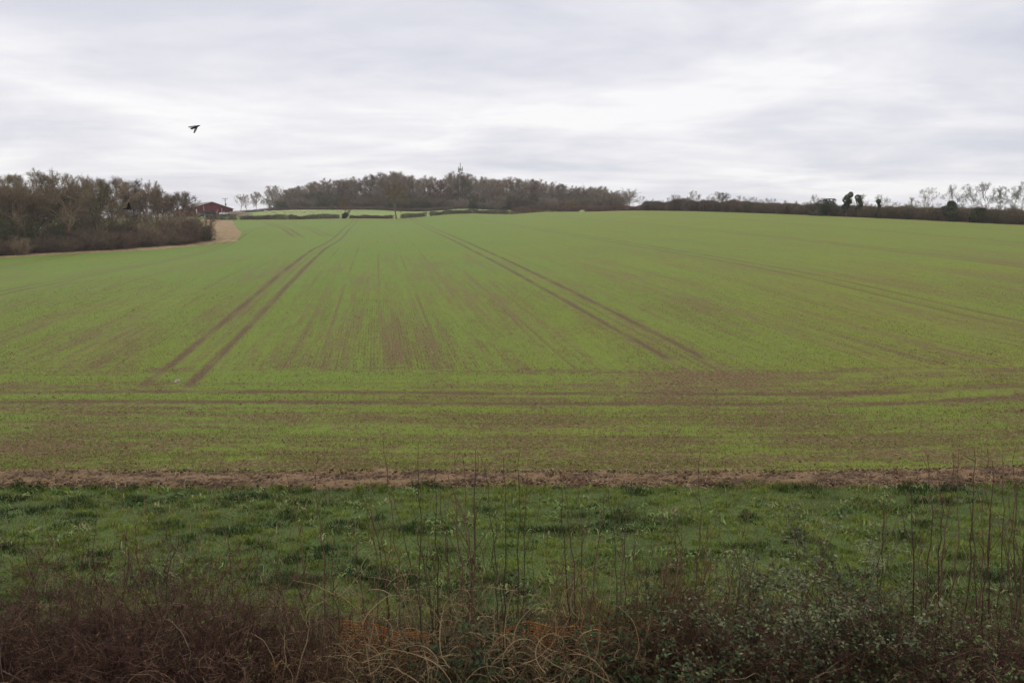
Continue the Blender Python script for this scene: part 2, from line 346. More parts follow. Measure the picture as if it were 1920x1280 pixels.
# ------------------------------------------------------------------ ground sheets (one grid, shared edges)
def axis(lo, hi, n, extra=()):
    t = np.linspace(np.arcsinh(lo / 45), np.arcsinh(hi / 45), n); v = 45 * np.sinh(t)
    for q in extra: v[np.argmin(np.abs(v - q))] = q
    return v
gx = axis(-4000, 4000, 430); gy = axis(-250, 4500, 400, (8.2, 20.5, 21.7))
GX, GY = np.meshgrid(gx, gy); GZ = hz(GX, GY)
V = np.stack([GX, GY, GZ], -1).reshape(-1, 3)
ny, nx = GX.shape; idx = np.arange(nx * ny).reshape(ny, nx)
Q = np.stack([idx[:-1, :-1], idx[:-1, 1:], idx[1:, 1:], idx[1:, :-1]], -1).reshape(-1, 4)
C = V[Q].mean(1); cxx, cyy = C[:, 0], C[:, 1]
infield = inpoly(cxx, cyy, FIELD)
WOODP = WOOD_EDGE[::1] + [(-82, 208), (-118, 196), (-150, 200), (-240, 160), (-260, -20)]
inwood = inpoly(cxx, cyy, WOODP)
kinds = np.where(cyy < 8.2, 0, np.where(cyy < 20.5, 1, np.where(infield, 2, np.where(inwood, 3, 4))))
kinds = np.where((cyy < 8.2), 0, kinds)
for k, (nm, mt) in enumerate([('embankment', BANK), ('grass_margin', MARGIN), ('crop_field', FIELDM), ('wood_floor', WFLOOR), ('pasture', PAST)]):
    q = Q[kinds == k]; us, inv = np.unique(q, return_inverse=True)
    tag(mesh_np(nm, V[us], inv.reshape(-1, 4), mt, smooth=True), kind='structure')
def ribbon(name, line, w0, w1, mt, lift=0.05, step=2.0, wob=0.8, seed=1):
    """a strip along a plan line, from w0 to w1 metres to its right hand side"""
    P = np.array(line, float); seg = np.linalg.norm(np.diff(P, axis=0), axis=1); cum = np.concatenate([[0], np.cumsum(seg)])
    t = np.arange(0, cum[-1], step); x = np.interp(t, cum, P[:, 0]); y = np.interp(t, cum, P[:, 1])
    dx, dy = np.gradient(x), np.gradient(y); l = np.hypot(dx, dy); nxx, nyy = dy / l, -dx / l
    m = 9; V = []
    for i in range(m):
        f = i / (m - 1); ww = w0 + (w1 - w0) * f + (vnoise(t / 5, t * 0 + i * 0.2, seed) - 0.5) * wob * 2 * f
        X = x + nxx * ww; Y = y + nyy * ww; V.append(np.stack([X, Y, hz(X, Y) + lift * (0.2 if i in (0, m - 1) else 1)], -1))
    V = np.stack(V, 1); a = np.arange(len(t) * m).reshape(len(t), m)
    q = np.stack([a[:-1, :-1], a[1:, :-1], a[1:, 1:], a[:-1, 1:]], -1).reshape(-1, 4)
    return tag(mesh_np(name, V.reshape(-1, 3), q, mt, smooth=True), kind='structure')
ribbon('wood_verge', WOOD_EDGE, -1.0, 3.2, TAN, seed=3)
ribbon('corner_verge', [(-69.5, 184), (-74, 200), (-92, 250), (-116, 319)], -2.5, 8.0, TAN, wob=0.5, seed=4)
ribbon('far_verge', FAR, -0.5, 3.0, TAN, 0.04, wob=0.8, seed=5)
ribbon('right_verge', RIGHT, -0.5, 3.4, TAN, 0.04, wob=1.0, seed=6)

# clods of the cultivated strip at the field edge, real relief
sxg = np.arange(-26, 30, 0.045); syg = np.arange(20.25, 22.1, 0.035); SX, SY = np.meshgrid(sxg, syg)
fb = vnoise(SX * 4.2, SY * 7, 1) * .5 + vnoise(SX * 10, SY * 13, 2) * .32 + vnoise(SX * 21, SY * 25, 3) * .18
ed = sstep(20.3, 20.75, SY + (vnoise(SX * 1.1, SY, 7) + vnoise(SX * .25, SY * 0, 17) - 1) * .45) * (1 - sstep(21.45, 21.95, SY + (vnoise(SX * 1.7, SY, 8) + vnoise(SX * .3, SY * 0, 18) - 1) * .5))
SZ = hz(SX, SY) - 0.05 + ed * (0.045 + 0.20 * fb)
a = np.arange(SX.size).reshape(SX.shape); q = np.stack([a[:-1, :-1], a[:-1, 1:], a[1:, 1:], a[1:, :-1]], -1).reshape(-1, 4)
m = NT('turned_soil'); n1 = m.noise(m.tc, 9, 5, 0.75); s3 = m.n('ShaderNodeSeparateXYZ'); m.l(m.tc, s3.inputs[0])
n2 = m.noise(m.xyz(m.math('MULTIPLY', s3.outputs[0], 0.3), s3.outputs[1]), 2.5, 3)
cl = m.mix(m.ss(m.math('ADD', n1, m.math('MULTIPLY', m.math('SUBTRACT', n2, 0.5), 0.9)), 0.36, 0.64), (0.036, 0.020, 0.012), (0.150, 0.094, 0.054))
m.l(cl, m.b.inputs['Base Color']); m.bump(n1, 0.05, 0.9)
tag(mesh_np('bare_soil_strip', np.stack([SX, SY, SZ], -1).reshape(-1, 3), q, m.m, smooth=True), kind='structure')

# puddle in the left wheel track
pw = []; c0 = g(333, 34.6, 713)
for i in range(18):
    a_ = i / 18 * 2 * math.pi; rx, ry = .12 + .05 * math.sin(3 * a_), .6 + .12 * math.cos(2 * a_)
    xx, yy = rx * math.cos(a_), ry * math.sin(a_); pw.append((c0[0] + xx - .16 * yy, c0[1] + yy, c0[2] + .01))
WAT = NT('puddle_water'); WAT.b.inputs['Base Color'].default_value = (0.11, 0.085, 0.06, 1); WAT.b.inputs['Roughness'].default_value = 0.6; WAT.b.inputs['Specular IOR Level'].default_value = 0.2
tag(mesh_np('puddle', np.array(pw), np.arange(18)[None], WAT.m), kind='structure')

# ------------------------------------------------------------------ haze
HZ = bpy.data.materials.new('haze_air'); HZ.use_nodes = True; ht = HZ.node_tree; ht.nodes.clear()
hv = ht.nodes.new('ShaderNodeVolumePrincipled'); hv.inputs['Color'].default_value = (0.90, 0.92, 1.0, 1); hv.inputs['Density'].default_value = 0.00016
ho = ht.nodes.new('ShaderNodeOutputMaterial'); ht.links.new(hv.outputs[0], ho.inputs['Volume'])
zl, zh = float(V[:, 2].min()) - 1.0, 56.0
hb8 = np.array([[x, y, z] for z in (zl, zh) for y in (-300., 4600.) for x in (-4100., 4100.)])
tag(mesh_np('haze', hb8, np.array([[0, 2, 3, 1], [4, 5, 7, 6], [0, 1, 5, 4], [2, 6, 7, 3], [0, 4, 6, 2], [1, 3, 7, 5]]), HZ), kind='stuff')

# ------------------------------------------------------------------ grass blades and litter (stuff)
def blades(name, X, Y, Hh, Wd, lean, mat, tint, label, cat):
    n = len(X); Z = hz(X, Y) - 0.01; a = rng.uniform(0, 2 * np.pi, n); b = rng.uniform(0, 2 * np.pi, n)
    d = np.stack([np.cos(a), np.sin(a), 0 * a], -1) * Wd[:, None]; ln = np.stack([np.cos(b), np.sin(b), 0 * b], -1) * (lean * Hh)[:, None]
    B = np.stack([X, Y, Z], -1); upv = np.stack([0 * X, 0 * X, Hh], -1)
    V = np.stack([B - d, B + d, B + upv * .6 + ln * .35 + d * .7, B + upv * .6 + ln * .35 - d * .7, B + upv * np.sqrt(np.maximum(.05, 1 - (lean ** 2) * .5))[:, None] + ln], 1)
    i = np.arange(n)[:, None] * 5
    F4 = i + np.array([[0, 1, 2, 3]]); F3 = i + np.array([[3, 2, 4]])
    o = mesh_np(name, V.reshape(-1, 3), [F4, F3], mat, None, np.repeat(tint, 5)); tag(o, label, cat, kind='stuff'); return o
GR = NT('margin_grass'); t = GR.attr(); nn = GR.noise(GR.tc, 0.9, 3)
cl = GR.mix(GR.ss(GR.math('ADD', GR.math('MULTIPLY', t, 0.7), GR.math('MULTIPLY', nn, 0.45)), 0.2, 0.85), (0.019, 0.038, 0.008), (0.155, 0.195, 0.032))
cl = GR.mix(GR.ss(t, 0.93, 0.96), cl, (0.19, 0.155, 0.075)); GR.l(cl, GR.b.inputs['Base Color']); GR.b.inputs['Roughness'].default_value = 0.6
tr = GR.n('ShaderNodeBsdfTranslucent'); GR.l(cl, tr.inputs[0]); mx = GR.n('ShaderNodeMixShader'); mx.inputs[0].default_value = 0.25
GR.l(GR.b.outputs[0], mx.inputs[1]); GR.l(tr.outputs[0], mx.inputs[2]); GR.l(mx.outputs[0], GR.out.inputs[0])
n = 330000
Y = rng.uniform(9.6, 20.75, n); X = rng.uniform(-1, 1, n) * (Y * 0.72 + 3)
cl1 = vnoise(X * 1.3, Y * 2.2, 21); cl2 = vnoise(X * 3.6, Y * 6.0, 22); big = vnoise(X * .35, Y * .8, 23)
keep = rng.uniform(0, 1, n) < (0.25 + 0.9 * cl2); keep &= (Y < 20.45 + .5 * (vnoise(X * 1.8, Y * 0, 25) - .3))
hh = (0.035 + 0.11 * cl1 * cl2 + 0.06 * (cl2 > .66)) * rng.uniform(.6, 1.3, n); hh[Y > 20.0] *= 1.35
tn = np.clip(0.55 - 1.15 * (cl1 - .5) * (.5 + cl2) - .75 * (big - .5) + rng.normal(0, .14, n), 0, .9); tn[rng.uniform(0, 1, n) < .03 + .16 * (vnoise(X * .7, Y * 1.4, 27) > .66)] = 1.0
blades('margin_grass', X[keep], Y[keep], hh[keep], rng.uniform(.006, .013, n)[keep], rng.uniform(.2, 1.1, n)[keep], GR.m, tn[keep],
       'lush tufted green grass of the margin between soil strip and hedge', 'grass')
# wheat seedlings standing on the near part of the field
WH = two('wheat_blade', (0.085, 0.110, 0.018), (0.175, 0.200, 0.038), 0.3, 0.6, (0.19, 0.14, 0.08), 0.2)
n = 330000
Y = 21.8 + (rng.uniform(0, 1, n) ** 1.9) * 75; X = rng.uniform(-1, 1, n) * (Y * 0.70 + 2)
S = X + .1632 * (Y - 41) - 8.37; rows = Y > 37
Yr = np.round(Y / .16) * .16 + rng.normal(0, .02, n); Sr = np.round(S / .16) * .16 + rng.normal(0, .02, n)
Y2 = np.where(rows, Y, Yr); X2 = np.where(rows, Sr - .1632 * (Y - 41) + 8.37, X)
sw = (S + 12) % 24 - 12; ontrack = (np.abs(np.abs(sw) - .93) < .34) & (Y > 33); ontrack |= (np.abs(np.abs(Y2 - 31.6) - .9) < .32)
dens = np.where(rows, vnoise(S * .9, Y * .05, 31) * .6 + vnoise(S * 4, Y * .3, 32) * .4, vnoise(X * .1, Y * 1.1, 33) * .5 + vnoise(X * .8, Y * 4, 34) * .5)
keep = (rng.uniform(.18, .72, n) < dens) & (rng.uniform(0, 1, n) < 1 - sstep(55, 96, Y)) & ~ontrack & ~((np.hypot((X - 8.5) / 6.5, (Y - 34.2) / 2.6) < 1) & (rng.uniform(0, 1, n) < .6))
hh = rng.uniform(.04, .10, n)
blades('wheat_seedlings', X2[keep], Y2[keep], hh[keep], rng.uniform(.006, .012, n)[keep] * (Y / 30)[keep] ** .5, rng.uniform(.3, 1.2, n)[keep], WH,
       np.clip(rng.normal(.5, .2, n), 0, 1)[keep], 'short green winter wheat seedlings sown across the field', 'crop')
# clods of earth
n = 22000; ph = np.array([[1, 0, 0], [-.5, .86, 0], [-.5, -.86, 0], [0, 0, 1], [.1, 0, -.7]]); Y = np.where(rng.uniform(0, 1, n) < .38, rng.uniform(20.4, 21.9, n), 21.6 + 20 * rng.uniform(0, 1, n) ** 1.3); X = rng.uniform(-1, 1, n) * (Y * .7 + 2)
kp = (vnoise(X * .5, Y * 2.2, 41) * .6 + vnoise(X * 2, Y * 6, 42) * .4 > .46) | (np.abs(np.abs(Y - 31.6) - .9) < .35) | (Y < 21.9); X, Y = X[kp], Y[kp]; n = len(X)
sz_ = (.009 + .055 * rng.uniform(0, 1, n) ** 3) * np.where(Y > 22, .72, 1); an = rng.uniform(0, 6.28, n); Vc = ph[None] * (1 + rng.normal(0, .25, (n, 5, 3))); Vc = np.stack([Vc[..., 0] * np.cos(an)[:, None] - Vc[..., 1] * np.sin(an)[:, None], Vc[..., 0] * np.sin(an)[:, None] + Vc[..., 1] * np.cos(an)[:, None], Vc[..., 2] * .8], -1) * sz_[:, None, None]
Vc += np.stack([X, Y, hz(X, Y) + .004 + np.where(Y < 21.8, .075, 0)], -1)[:, None]; fc = np.array([[0, 1, 3], [1, 2, 3], [2, 0, 3], [1, 0, 4], [2, 1, 4], [0, 2, 4]])[None] + np.arange(n)[:, None, None] * 5
tag(mesh_np('soil_clods', Vc.reshape(-1, 3), fc.reshape(-1, 3), two('clod', (0.035, 0.018, 0.010), (0.135, 0.080, 0.042), 2.0, 1.0), None, np.repeat(rng.uniform(0, 1, n), 5)), 'dark brown clods of earth lying among the seedlings', 'soil', kind='stuff')
# broad leaved weeds in the margin
WD = two('weed_leaf', (0.045, 0.085, 0.020), (0.15, 0.20, 0.060), 2, .7, (0.20, 0.20, 0.10), .2)
nw = 1500; cx_, cy_ = rng.uniform(-16, 16, nw), rng.uniform(11.5, 20.6, nw); kp = vnoise(cx_ * .8, cy_ * 1.2, 51) > .5; cx_, cy_ = cx_[kp], cy_[kp]; q_ = 9
X = np.repeat(cx_, q_) + rng.normal(0, .09, len(cx_) * q_); Y = np.repeat(cy_, q_) + rng.normal(0, .09, len(cx_) * q_)
blades('margin_weeds', X, Y, rng.uniform(.05, .17, len(X)), rng.uniform(.018, .035, len(X)), rng.uniform(.7, 1.5, len(X)), WD, np.clip(np.repeat(rng.uniform(.1, 1, len(cx_)), q_) + rng.normal(0, .1, len(X)), 0, 1), 'pale broad leaved weeds scattered through the green margin', 'weeds')
nd_ = 9000; X = rng.uniform(-17, 17, nd_); Y = rng.uniform(11, 20.6, nd_); kp = vnoise(X * .9, Y * 1.6, 52) * .6 + vnoise(X * 3, Y * 3, 53) * .4 > .56; X, Y = X[kp], Y[kp]
blades('dead_stalks', X, Y, rng.uniform(.10, .30, len(X)), rng.uniform(.004, .008, len(X)), rng.uniform(.1, .9, len(X)), two('dead_stalk', (0.12, 0.085, 0.045), (0.30, 0.23, 0.13), 2, .8), rng.uniform(0, 1, len(X)), 'pale dead stalks standing in the green margin', 'dead grass')
# straw and stones on the bare strip and near field
n = 15000
Y = np.where(rng.uniform(0, 1, n) < .6, rng.uniform(20.4, 21.9, n), rng.uniform(21, 40, n)); X = rng.uniform(-1, 1, n) * (Y * .7 + 2)
B = np.stack([X, Y, hz(X, Y) + rng.uniform(.02, .09, n)], -1); B[Y > 22, 2] -= .03
P = walk(B, np.stack([rng.normal(size=n), rng.normal(size=n), rng.normal(size=n) * .25], -1), rng.uniform(.05, .19, n), 3, .2)
Vt, Ft = tubes(P, np.full((n, 3), .0055))
tag(mesh_np('straw_litter', Vt, Ft, two('straw', (0.16, 0.11, 0.07), (0.36, 0.27, 0.18), 2.0), None, np.repeat(rng.uniform(0, 1, n), 9)),
    'pale straw and stubble scattered on the bare soil strip', 'straw', kind='stuff')

# ------------------------------------------------------------------ trees
def bare_tree(seed, H=14.0, Wd=6.0, hb=0.28, nl=9, nb=9, ntw=8, nf=7, spread=1.0, rt=0.022, droop=0.0, fine=0.0115, multi=1):
    """returns (trunk accumulator, crown accumulator) of a leafless tree at the origin"""
    r = np.random.default_rng(seed); T = Acc(); Cw = Acc()
    S = np.zeros((multi, 3)); S[:, :2] = r.normal(0, .02 * H * (multi > 1), (multi, 2))
    D = np.array([[0, 0, 1.]]) + r.normal(0, .05 + .14 * (multi > 1), (multi, 3)); P = walk(S, D, np.full(multi, H * .62), 8, .07, .06, r)
    r0 = rt * H / math.sqrt(multi); T.add(*tubes(P, taper(np.full(multi, r0), np.full(multi, r0 * .3), 8) * np.array([1.5, 1.05] + [1] * 6), 7))
    zc, hz_ = H * (hb + 1) / 2, H * (1 - hb) / 2
    n = nl; k = r.integers(0, multi, n); f = np.linspace(.38, 1, n) ** .9; f = np.clip(f + r.normal(0, .04, n), .3, .99)
    fi = f * 7; i0 = np.minimum(fi.astype(int), 6); st = P[k, i0] + (P[k, i0 + 1] - P[k, i0]) * (fi - i0)[:, None]
    az_ = np.arange(n) * 2.4 + r.uniform(0, 1, n); el = np.clip(-.25 + 1.55 * (f - .38) / .62 + r.normal(0, .2, n), -.45, 1.5)
    tgt = np.stack([np.cos(az_) * np.cos(el) * Wd * spread, np.sin(az_) * np.cos(el) * Wd * spread, zc + hz_ * np.sin(el) * .96], -1) * 1.0
    tgt[:, :2] *= r.uniform(.72, 1.05, n)[:, None]; tgt[:, 2] = np.maximum(tgt[:, 2], hb * H)
    mid = (st + tgt) / 2 + np.stack([tgt[:, 0] * .12, tgt[:, 1] * .12, np.abs(r.normal(0, .05, n)) * H + .02 * H], -1)
    tt = np.linspace(0, 1, 8)[None, :, None]
    Lb = st[:, None] * (1 - tt) ** 2 + 2 * mid[:, None] * tt * (1 - tt) + tgt[:, None] * tt ** 2
    jj = r.normal(0, .022 * H, Lb.shape); jj[:, 0] = 0; Lb = Lb + jj
    T.add(*tubes(Lb, taper(np.full(n, r0 * .42), np.full(n, .03), 8), 5))
    def sub(Pp, per, lmin, lmax, m, jit, gr, ra, rb, lo=.25, out=.55, k=3):
        n_, mm, _ = Pp.shape; f_ = r.uniform(lo, 1, (n_, per)); fi_ = f_ * (mm - 1); i_ = np.minimum(fi_.astype(int), mm - 2); ar = np.arange(n_)[:, None]
        A0 = Pp[ar, i_]; A1 = Pp[ar, i_ + 1]; S_ = A0 + (A1 - A0) * (fi_ - i_)[..., None]; tdir = nrm(A1 - A0)
        S_ = S_.reshape(-1, 3); tdir = tdir.reshape(-1, 3)
        o = nrm(S_ - np.array([0, 0, zc - hz_ * .4])); D_ = nrm(tdir * .6 + o * out + nrm(r.normal(size=S_.shape)) * .75)
        ln = r.uniform(lmin, lmax, len(S_)) * (1.15 - .35 * f_.ravel())
        e_ = S_ + D_ * ln[:, None]; rel = np.sqrt(((e_[:, :2] / (Wd * spread * 1.05)) ** 2).sum(1) + ((e_[:, 2] - zc) / (hz_ * 1.04)) ** 2)
        ln = ln * np.clip(2.3 - 1.3 * rel, .15, 1.1)
        Q_ = walk(S_, D_, ln, m, jit, gr, r); Cw.add(*tubes(Q_, taper(np.full(len(S_), ra), np.full(len(S_), rb), m), k), np.repeat(r.uniform(0, 1, len(S_)), m * k)); return Q_
    b1 = sub(Lb, nb, .24 * Wd, .52 * Wd, 6, .2, .05 - droop, r0 * .17, .02, .2)
    b2 = sub(b1, ntw, .14 * Wd, .30 * Wd, 4, .25, .03 - droop, .030 * H / 14, fine, .15)
    sub(b2, nf, .07 * Wd, .17 * Wd, 3, .25, 0.0 - droop, fine, fine * .6, .1, .4)
    return T, Cw
def proto(T, Cw, bark, twig):
    a = T.build('trunk', bark); b = Cw.build('crown', twig); me = (a.data, b.data); bpy.data.objects.remove(a); bpy.data.objects.remove(b); return me
PR = {}
for i in range(5): PR['oak%d' % i] = (proto(*bare_tree(100 + i, 14, 6.4, .26, 10, 9, 8, 8, rt=.024), BARK_WARM, BARK_WARM), 14.0)
for i in range(3): PR['ash%d' % i] = (proto(*bare_tree(200 + i, 16, 4.6, .26, 9, 8, 7, 6, rt=.016, multi=1 + (i == 1)), BARK_GREY, BARK_GREY), 16.0)
for i in range(3): PR['dense%d' % i] = (proto(*bare_tree(300 + i, 16, 6.2, .10, 12, 10, 9, 7, rt=.018, fine=.0125), BARK_GREY, BARK_GREY), 16.0)
for i in range(3): PR['airy%d' % i] = (proto(*bare_tree(400 + i, 12, 5.6, .16, 7, 7, 6, 5, rt=.015, multi=2, fine=.014), BARK_PALE, BARK_PALE), 12.0)
def shrub(seed, H=4.0, Wd=2.6, n0=34, fine=.013):
    r = np.random.default_rng(seed); T = Acc(); Cw = Acc()
    S = np.stack([r.normal(0, .35 * Wd, n0), r.normal(0, .3 * Wd, n0), np.zeros(n0)], -1)
    D = np.stack([S[:, 0] * .35 / Wd + r.normal(0, .25, n0), S[:, 1] * .35 / Wd + r.normal(0, .25, n0), np.ones(n0)], -1)
    P = walk(S, D, r.uniform(.6, 1.0, n0) * H * .95, 7, .13, .03, r); T.add(*tubes(P, taper(np.full(n0, .04), np.full(n0, .012), 7), 3))
    def sub(Pp, per, a, b, m, r1, r2):
        n_, mm, _ = Pp.shape; fi_ = r.uniform(.05, .98, (n_, per)) * (mm - 1); i_ = fi_.astype(int); ar = np.arange(n_)[:, None]
        A0 = Pp[ar, i_]; A1 = Pp[ar, i_ + 1]; S_ = (A0 + (A1 - A0) * (fi_ - i_)[..., None]).reshape(-1, 3)
        D_ = nrm(nrm(A1 - A0).reshape(-1, 3) * .6 + nrm(r.normal(size=S_.shape)) * .9)
        Q_ = walk(S_, D_, r.uniform(a, b, len(S_)), m, .25, .02, r); Q_[:, :, 2] = np.maximum(Q_[:, :, 2], .02)
        Cw.add(*tubes(Q_, taper(np.full(len(S_), r1), np.full(len(S_), r2), m)), np.repeat(r.uniform(0, 1, len(S_)), m * 3)); return Q_
    q1 = sub(P, 10, .14 * H, .32 * H, 4, .02, fine); sub(q1, 8, .06 * H, .16 * H, 3, fine, fine * .7)
    return T, Cw
for i in range(4): PR['shrub%d' % i] = (proto(*shrub(500 + i), BRUSH, BRUSH), 4.0)

def place(kind, name, cat, x, y, H, label, group=None, sxy=1.0, mat=None, rz=None, dz=-0.1, tilt=0.0):
    (mt_, mc_), H0 = PR[kind]; z = float(hz(x, y)); s = H / H0
    o = empty(name, (x, y, z + dz), random.uniform(0, 6.28) if rz is None else rz); o.scale = (s * sxy, s * sxy, s); o.rotation_euler.x = tilt
    for nm, me in (('trunk', mt_), ('crown', mc_)):
        if 'shrub' in kind: nm = {'trunk': 'stems', 'crown': 'twigs'}[nm]
        c = link(nm, me, o)
        if mat: c.material_slots[0].link = 'OBJECT'; c.material_slots[0].material = mat
    return tag(o, label, cat, group)
def top_h(u, vtop, Y):
    """height of something whose top is seen at (u, vtop) when it stands at depth Y"""
    p = at(u, vtop, Y); return p[0], p[2] - float(hz(p[0], Y))

# ---- wood on the left
LW = [(-40, 332, 150), (25, 333, 152), (60, 328, 158), (88, 319, 160), (118, 331, 156), (150, 330, 170), (175, 341, 165), (205, 338, 176), (228, 340, 186),
      (252, 336, 190), (286, 345, 196), (298, 362, 205)]
LWL = ['broad bare oak at the left edge of the picture, front of the left wood', 'spreading bare oak near the left edge, beside the tallest tree of the left wood',
       'bare tree leaning against the tallest crown of the left wood, on its left', 'tallest bare tree of the left wood, its open crown standing above the others',
       'brown bare tree just right of the tallest tree in the left wood', 'thin topped pale tree behind the front oaks of the left wood',
       'bare oak with crooked limbs left of the middle of the left wood', 'round headed bare oak in the middle of the left wood',
       'russet crowned oak in front of the black crow in the left wood', 'tall thin pale tree poking up right of the russet oak in the left wood',
       'wide domed bare oak standing apart at the right end of the left wood', 'small bare tree sloping down to the barn at the right end of the left wood']
LWK = ['oak0', 'oak1', 'oak2', 'ash1', 'oak3', 'ash0', 'oak4', 'oak2', 'oak1', 'ash2', 'oak0', 'airy0']
LWM = [None, None, BARK_OLIVE, BARK_WARM, None, BARK_PALE, BARK_OLIVE, None, BARK_RED, BARK_PALE, None, BARK_WARM]
for i, (u, v, Yd) in enumerate(LW):
    Yd += 7; x, h = top_h(u, v, Yd); place(LWK[i], 'bare_oak' if 'oak' in LWK[i] else 'bare_tree', 'tree', x, Yd, h * .99, LWL[i], 'bare trees of the left wood', [1, 1, 1, 1, 1, 1, 1, 1, .95, .9, .74, .6][i], LWM[i])
# trees deeper in, nothing tells them apart
for i in range(52):
    u = random.uniform(-160, 225); Yd = random.uniform(165, 205) - (60 if u < -60 else 0) * random.random(); x, h = top_h(u, random.uniform(352, 376) + (6 if u > 150 else 0), Yd)
    if u > 170: Yd = random.uniform(196, 212)
    place(random.choice(['oak0', 'oak3', 'oak4', 'dense0', 'ash2']), 'bare_tree', 'tree', x, Yd, h, 'bare tree in the dense middle of the left wood, half hidden by the front oaks',
          'inner trees of the left wood', 1.0, random.choice([BARK_WARM, BARK_OLIVE, BRUSH, BARK_WARM]))
def along(line, t):
    P = np.array(line, float); seg = np.linalg.norm(np.diff(P, axis=0), axis=1); c = np.concatenate([[0], np.cumsum(seg)]); t = np.asarray(t) * c[-1]
    return np.interp(t, c, P[:, 0]), np.interp(t, c, P[:, 1])
# scrub along the wood's edge, and inside
WE = [(-112, 98), (-90, 145), (-80, 164), (-70, 186)]
nS = 46
for i in range(nS):
    f = (i + random.uniform(-.3, .3)) / (nS - 1); x, y = along(WE, min(max(f, 0), 1)); dd = random.uniform(1.5, 4.5)
    place('shrub%d' % (i % 4), 'edge_shrub', 'shrub', x - dd * .9, y + dd * .4, random.uniform(2.6, 4.4), 'low dark twiggy scrub along the foot of the left wood', 'scrub at the foot of the left wood', 1.15,
          random.choice([BRUSH, BRUSH, BARK_WARM, BARK_RED, BRUSH]))
for i in range(120):
    f = random.random() ** .95 * .97; x, y = along(WE, f); dd = random.uniform(6, 22)
    place('shrub%d' % (i % 4), 'understorey_shrub', 'shrub', x - dd * .9, y + dd * .42, random.uniform(4.0, 8.5) * (1 if f < .62 else .78), 'tall grey brown understorey shrub among the trunks of the left wood',
          'understorey of the left wood', .85, random.choice([BRUSH, BARK_WARM, BARK_OLIVE, BRUSH_GREEN, BARK_WARM]))
for (u, v, Yd, mt_, lb) in [(300, 398, 191, BARK_WARM, 'brown thicket under the wide domed oak at the right end of the left wood'), (330, 394, 190, BARK_WARM, 'rounded brown thicket near the right end of the left wood'),
                        (352, 395, 190, BRUSH, 'dark rounded thicket beside the last one of the left wood'), (371, 404, 191, BRUSH, 'dark green brown thicket forming the right corner of the left wood'),
                        (386, 425, 190, BRUSH_GREEN, 'small green tinged bush at the very corner of the left wood')]:
    x, h = top_h(u, v, Yd); place('shrub%d' % (Yd % 4), 'thicket', 'shrub', x, Yd, h * 1.05, lb, 'thickets at the end of the left wood', 1.0, mt_)

# ---- wood on the hill
prof = [(528, 352), (560, 347), (600, 338), (640, 335), (665, 331), (700, 328), (742, 322), (780, 331), (820, 328), (860, 325), (900, 333), (950, 334), (1000, 338), (1050, 343), (1100, 350), (1135, 352), (1160, 362)]
pu, pv = zip(*prof)
front = np.linspace(533, 1158, 25)
fk = ['dense0', 'dense1', 'ash0', 'dense2', 'ash1', 'dense0', 'ash2', 'dense1']
fm = [BARK_GREY, BARK_GREY, BARK_WARM, BARK_GREY, BARK_RED, BARK_GREY, BARK_OLIVE]
ordn = ['first', 'second', 'third', 'fourth', 'fifth', 'sixth', 'seventh', 'eighth', 'ninth', 'tenth', 'eleventh', 'twelfth']
for i, u in enumerate(front):
    u2 = u + random.uniform(-5, 5); Yd = random.uniform(460, 475); x, h = top_h(u2, np.interp(u2, pu, pv) + random.uniform(1, 9), Yd)
    lb = (ordn[i] + ' tree from the left in the front row of the hilltop wood') if i < 12 else (ordn[24 - i] + ' tree from the right in the front row of the hilltop wood') if i > 12 else 'middle tree in the front row of the hilltop wood'
    place(fk[i % 8], 'bare_tree', 'tree', x, Yd, h * .96, lb, 'front trees of the hilltop wood', 1.05, fm[i % 7])
for row, (Y0, nn_) in enumerate([(484, 24), (503, 20), (524, 16)]):
    for i in range(nn_):
        u = 536 + (i + random.random()) * 618 / nn_; x, h = top_h(u, np.interp(u, pu, pv) + random.uniform(-3, 7), Y0)
        place(random.choice(['dense0', 'dense1', 'dense2', 'ash0', 'ash2', 'oak2']), 'bare_tree', 'tree', x, Y0 + random.uniform(-5, 5), h * .96, 'bare tree behind the front row of the hilltop wood, only its crown showing',
              'inner trees of the hilltop wood', 1.05, random.choice([BARK_GREY, BARK_GREY, BARK_WARM, BARK_RED]))
for i in range(124):
    u = 533 + (i % 62) * 10.2 + random.uniform(-4, 4); Yd = random.uniform(454, 462) + (i // 62) * 22; x, h = top_h(u, random.uniform(362, 376) - (i // 62) * 12, Yd)
    place('shrub%d' % (i % 4), 'understorey_shrub', 'shrub', x, Yd, h, 'grey brown understorey shrub at the foot of the hilltop wood', 'understorey of the hilltop wood', 1.3, random.choice([BRUSH, BARK_GREY, BRUSH, BRUSH_GREEN]))
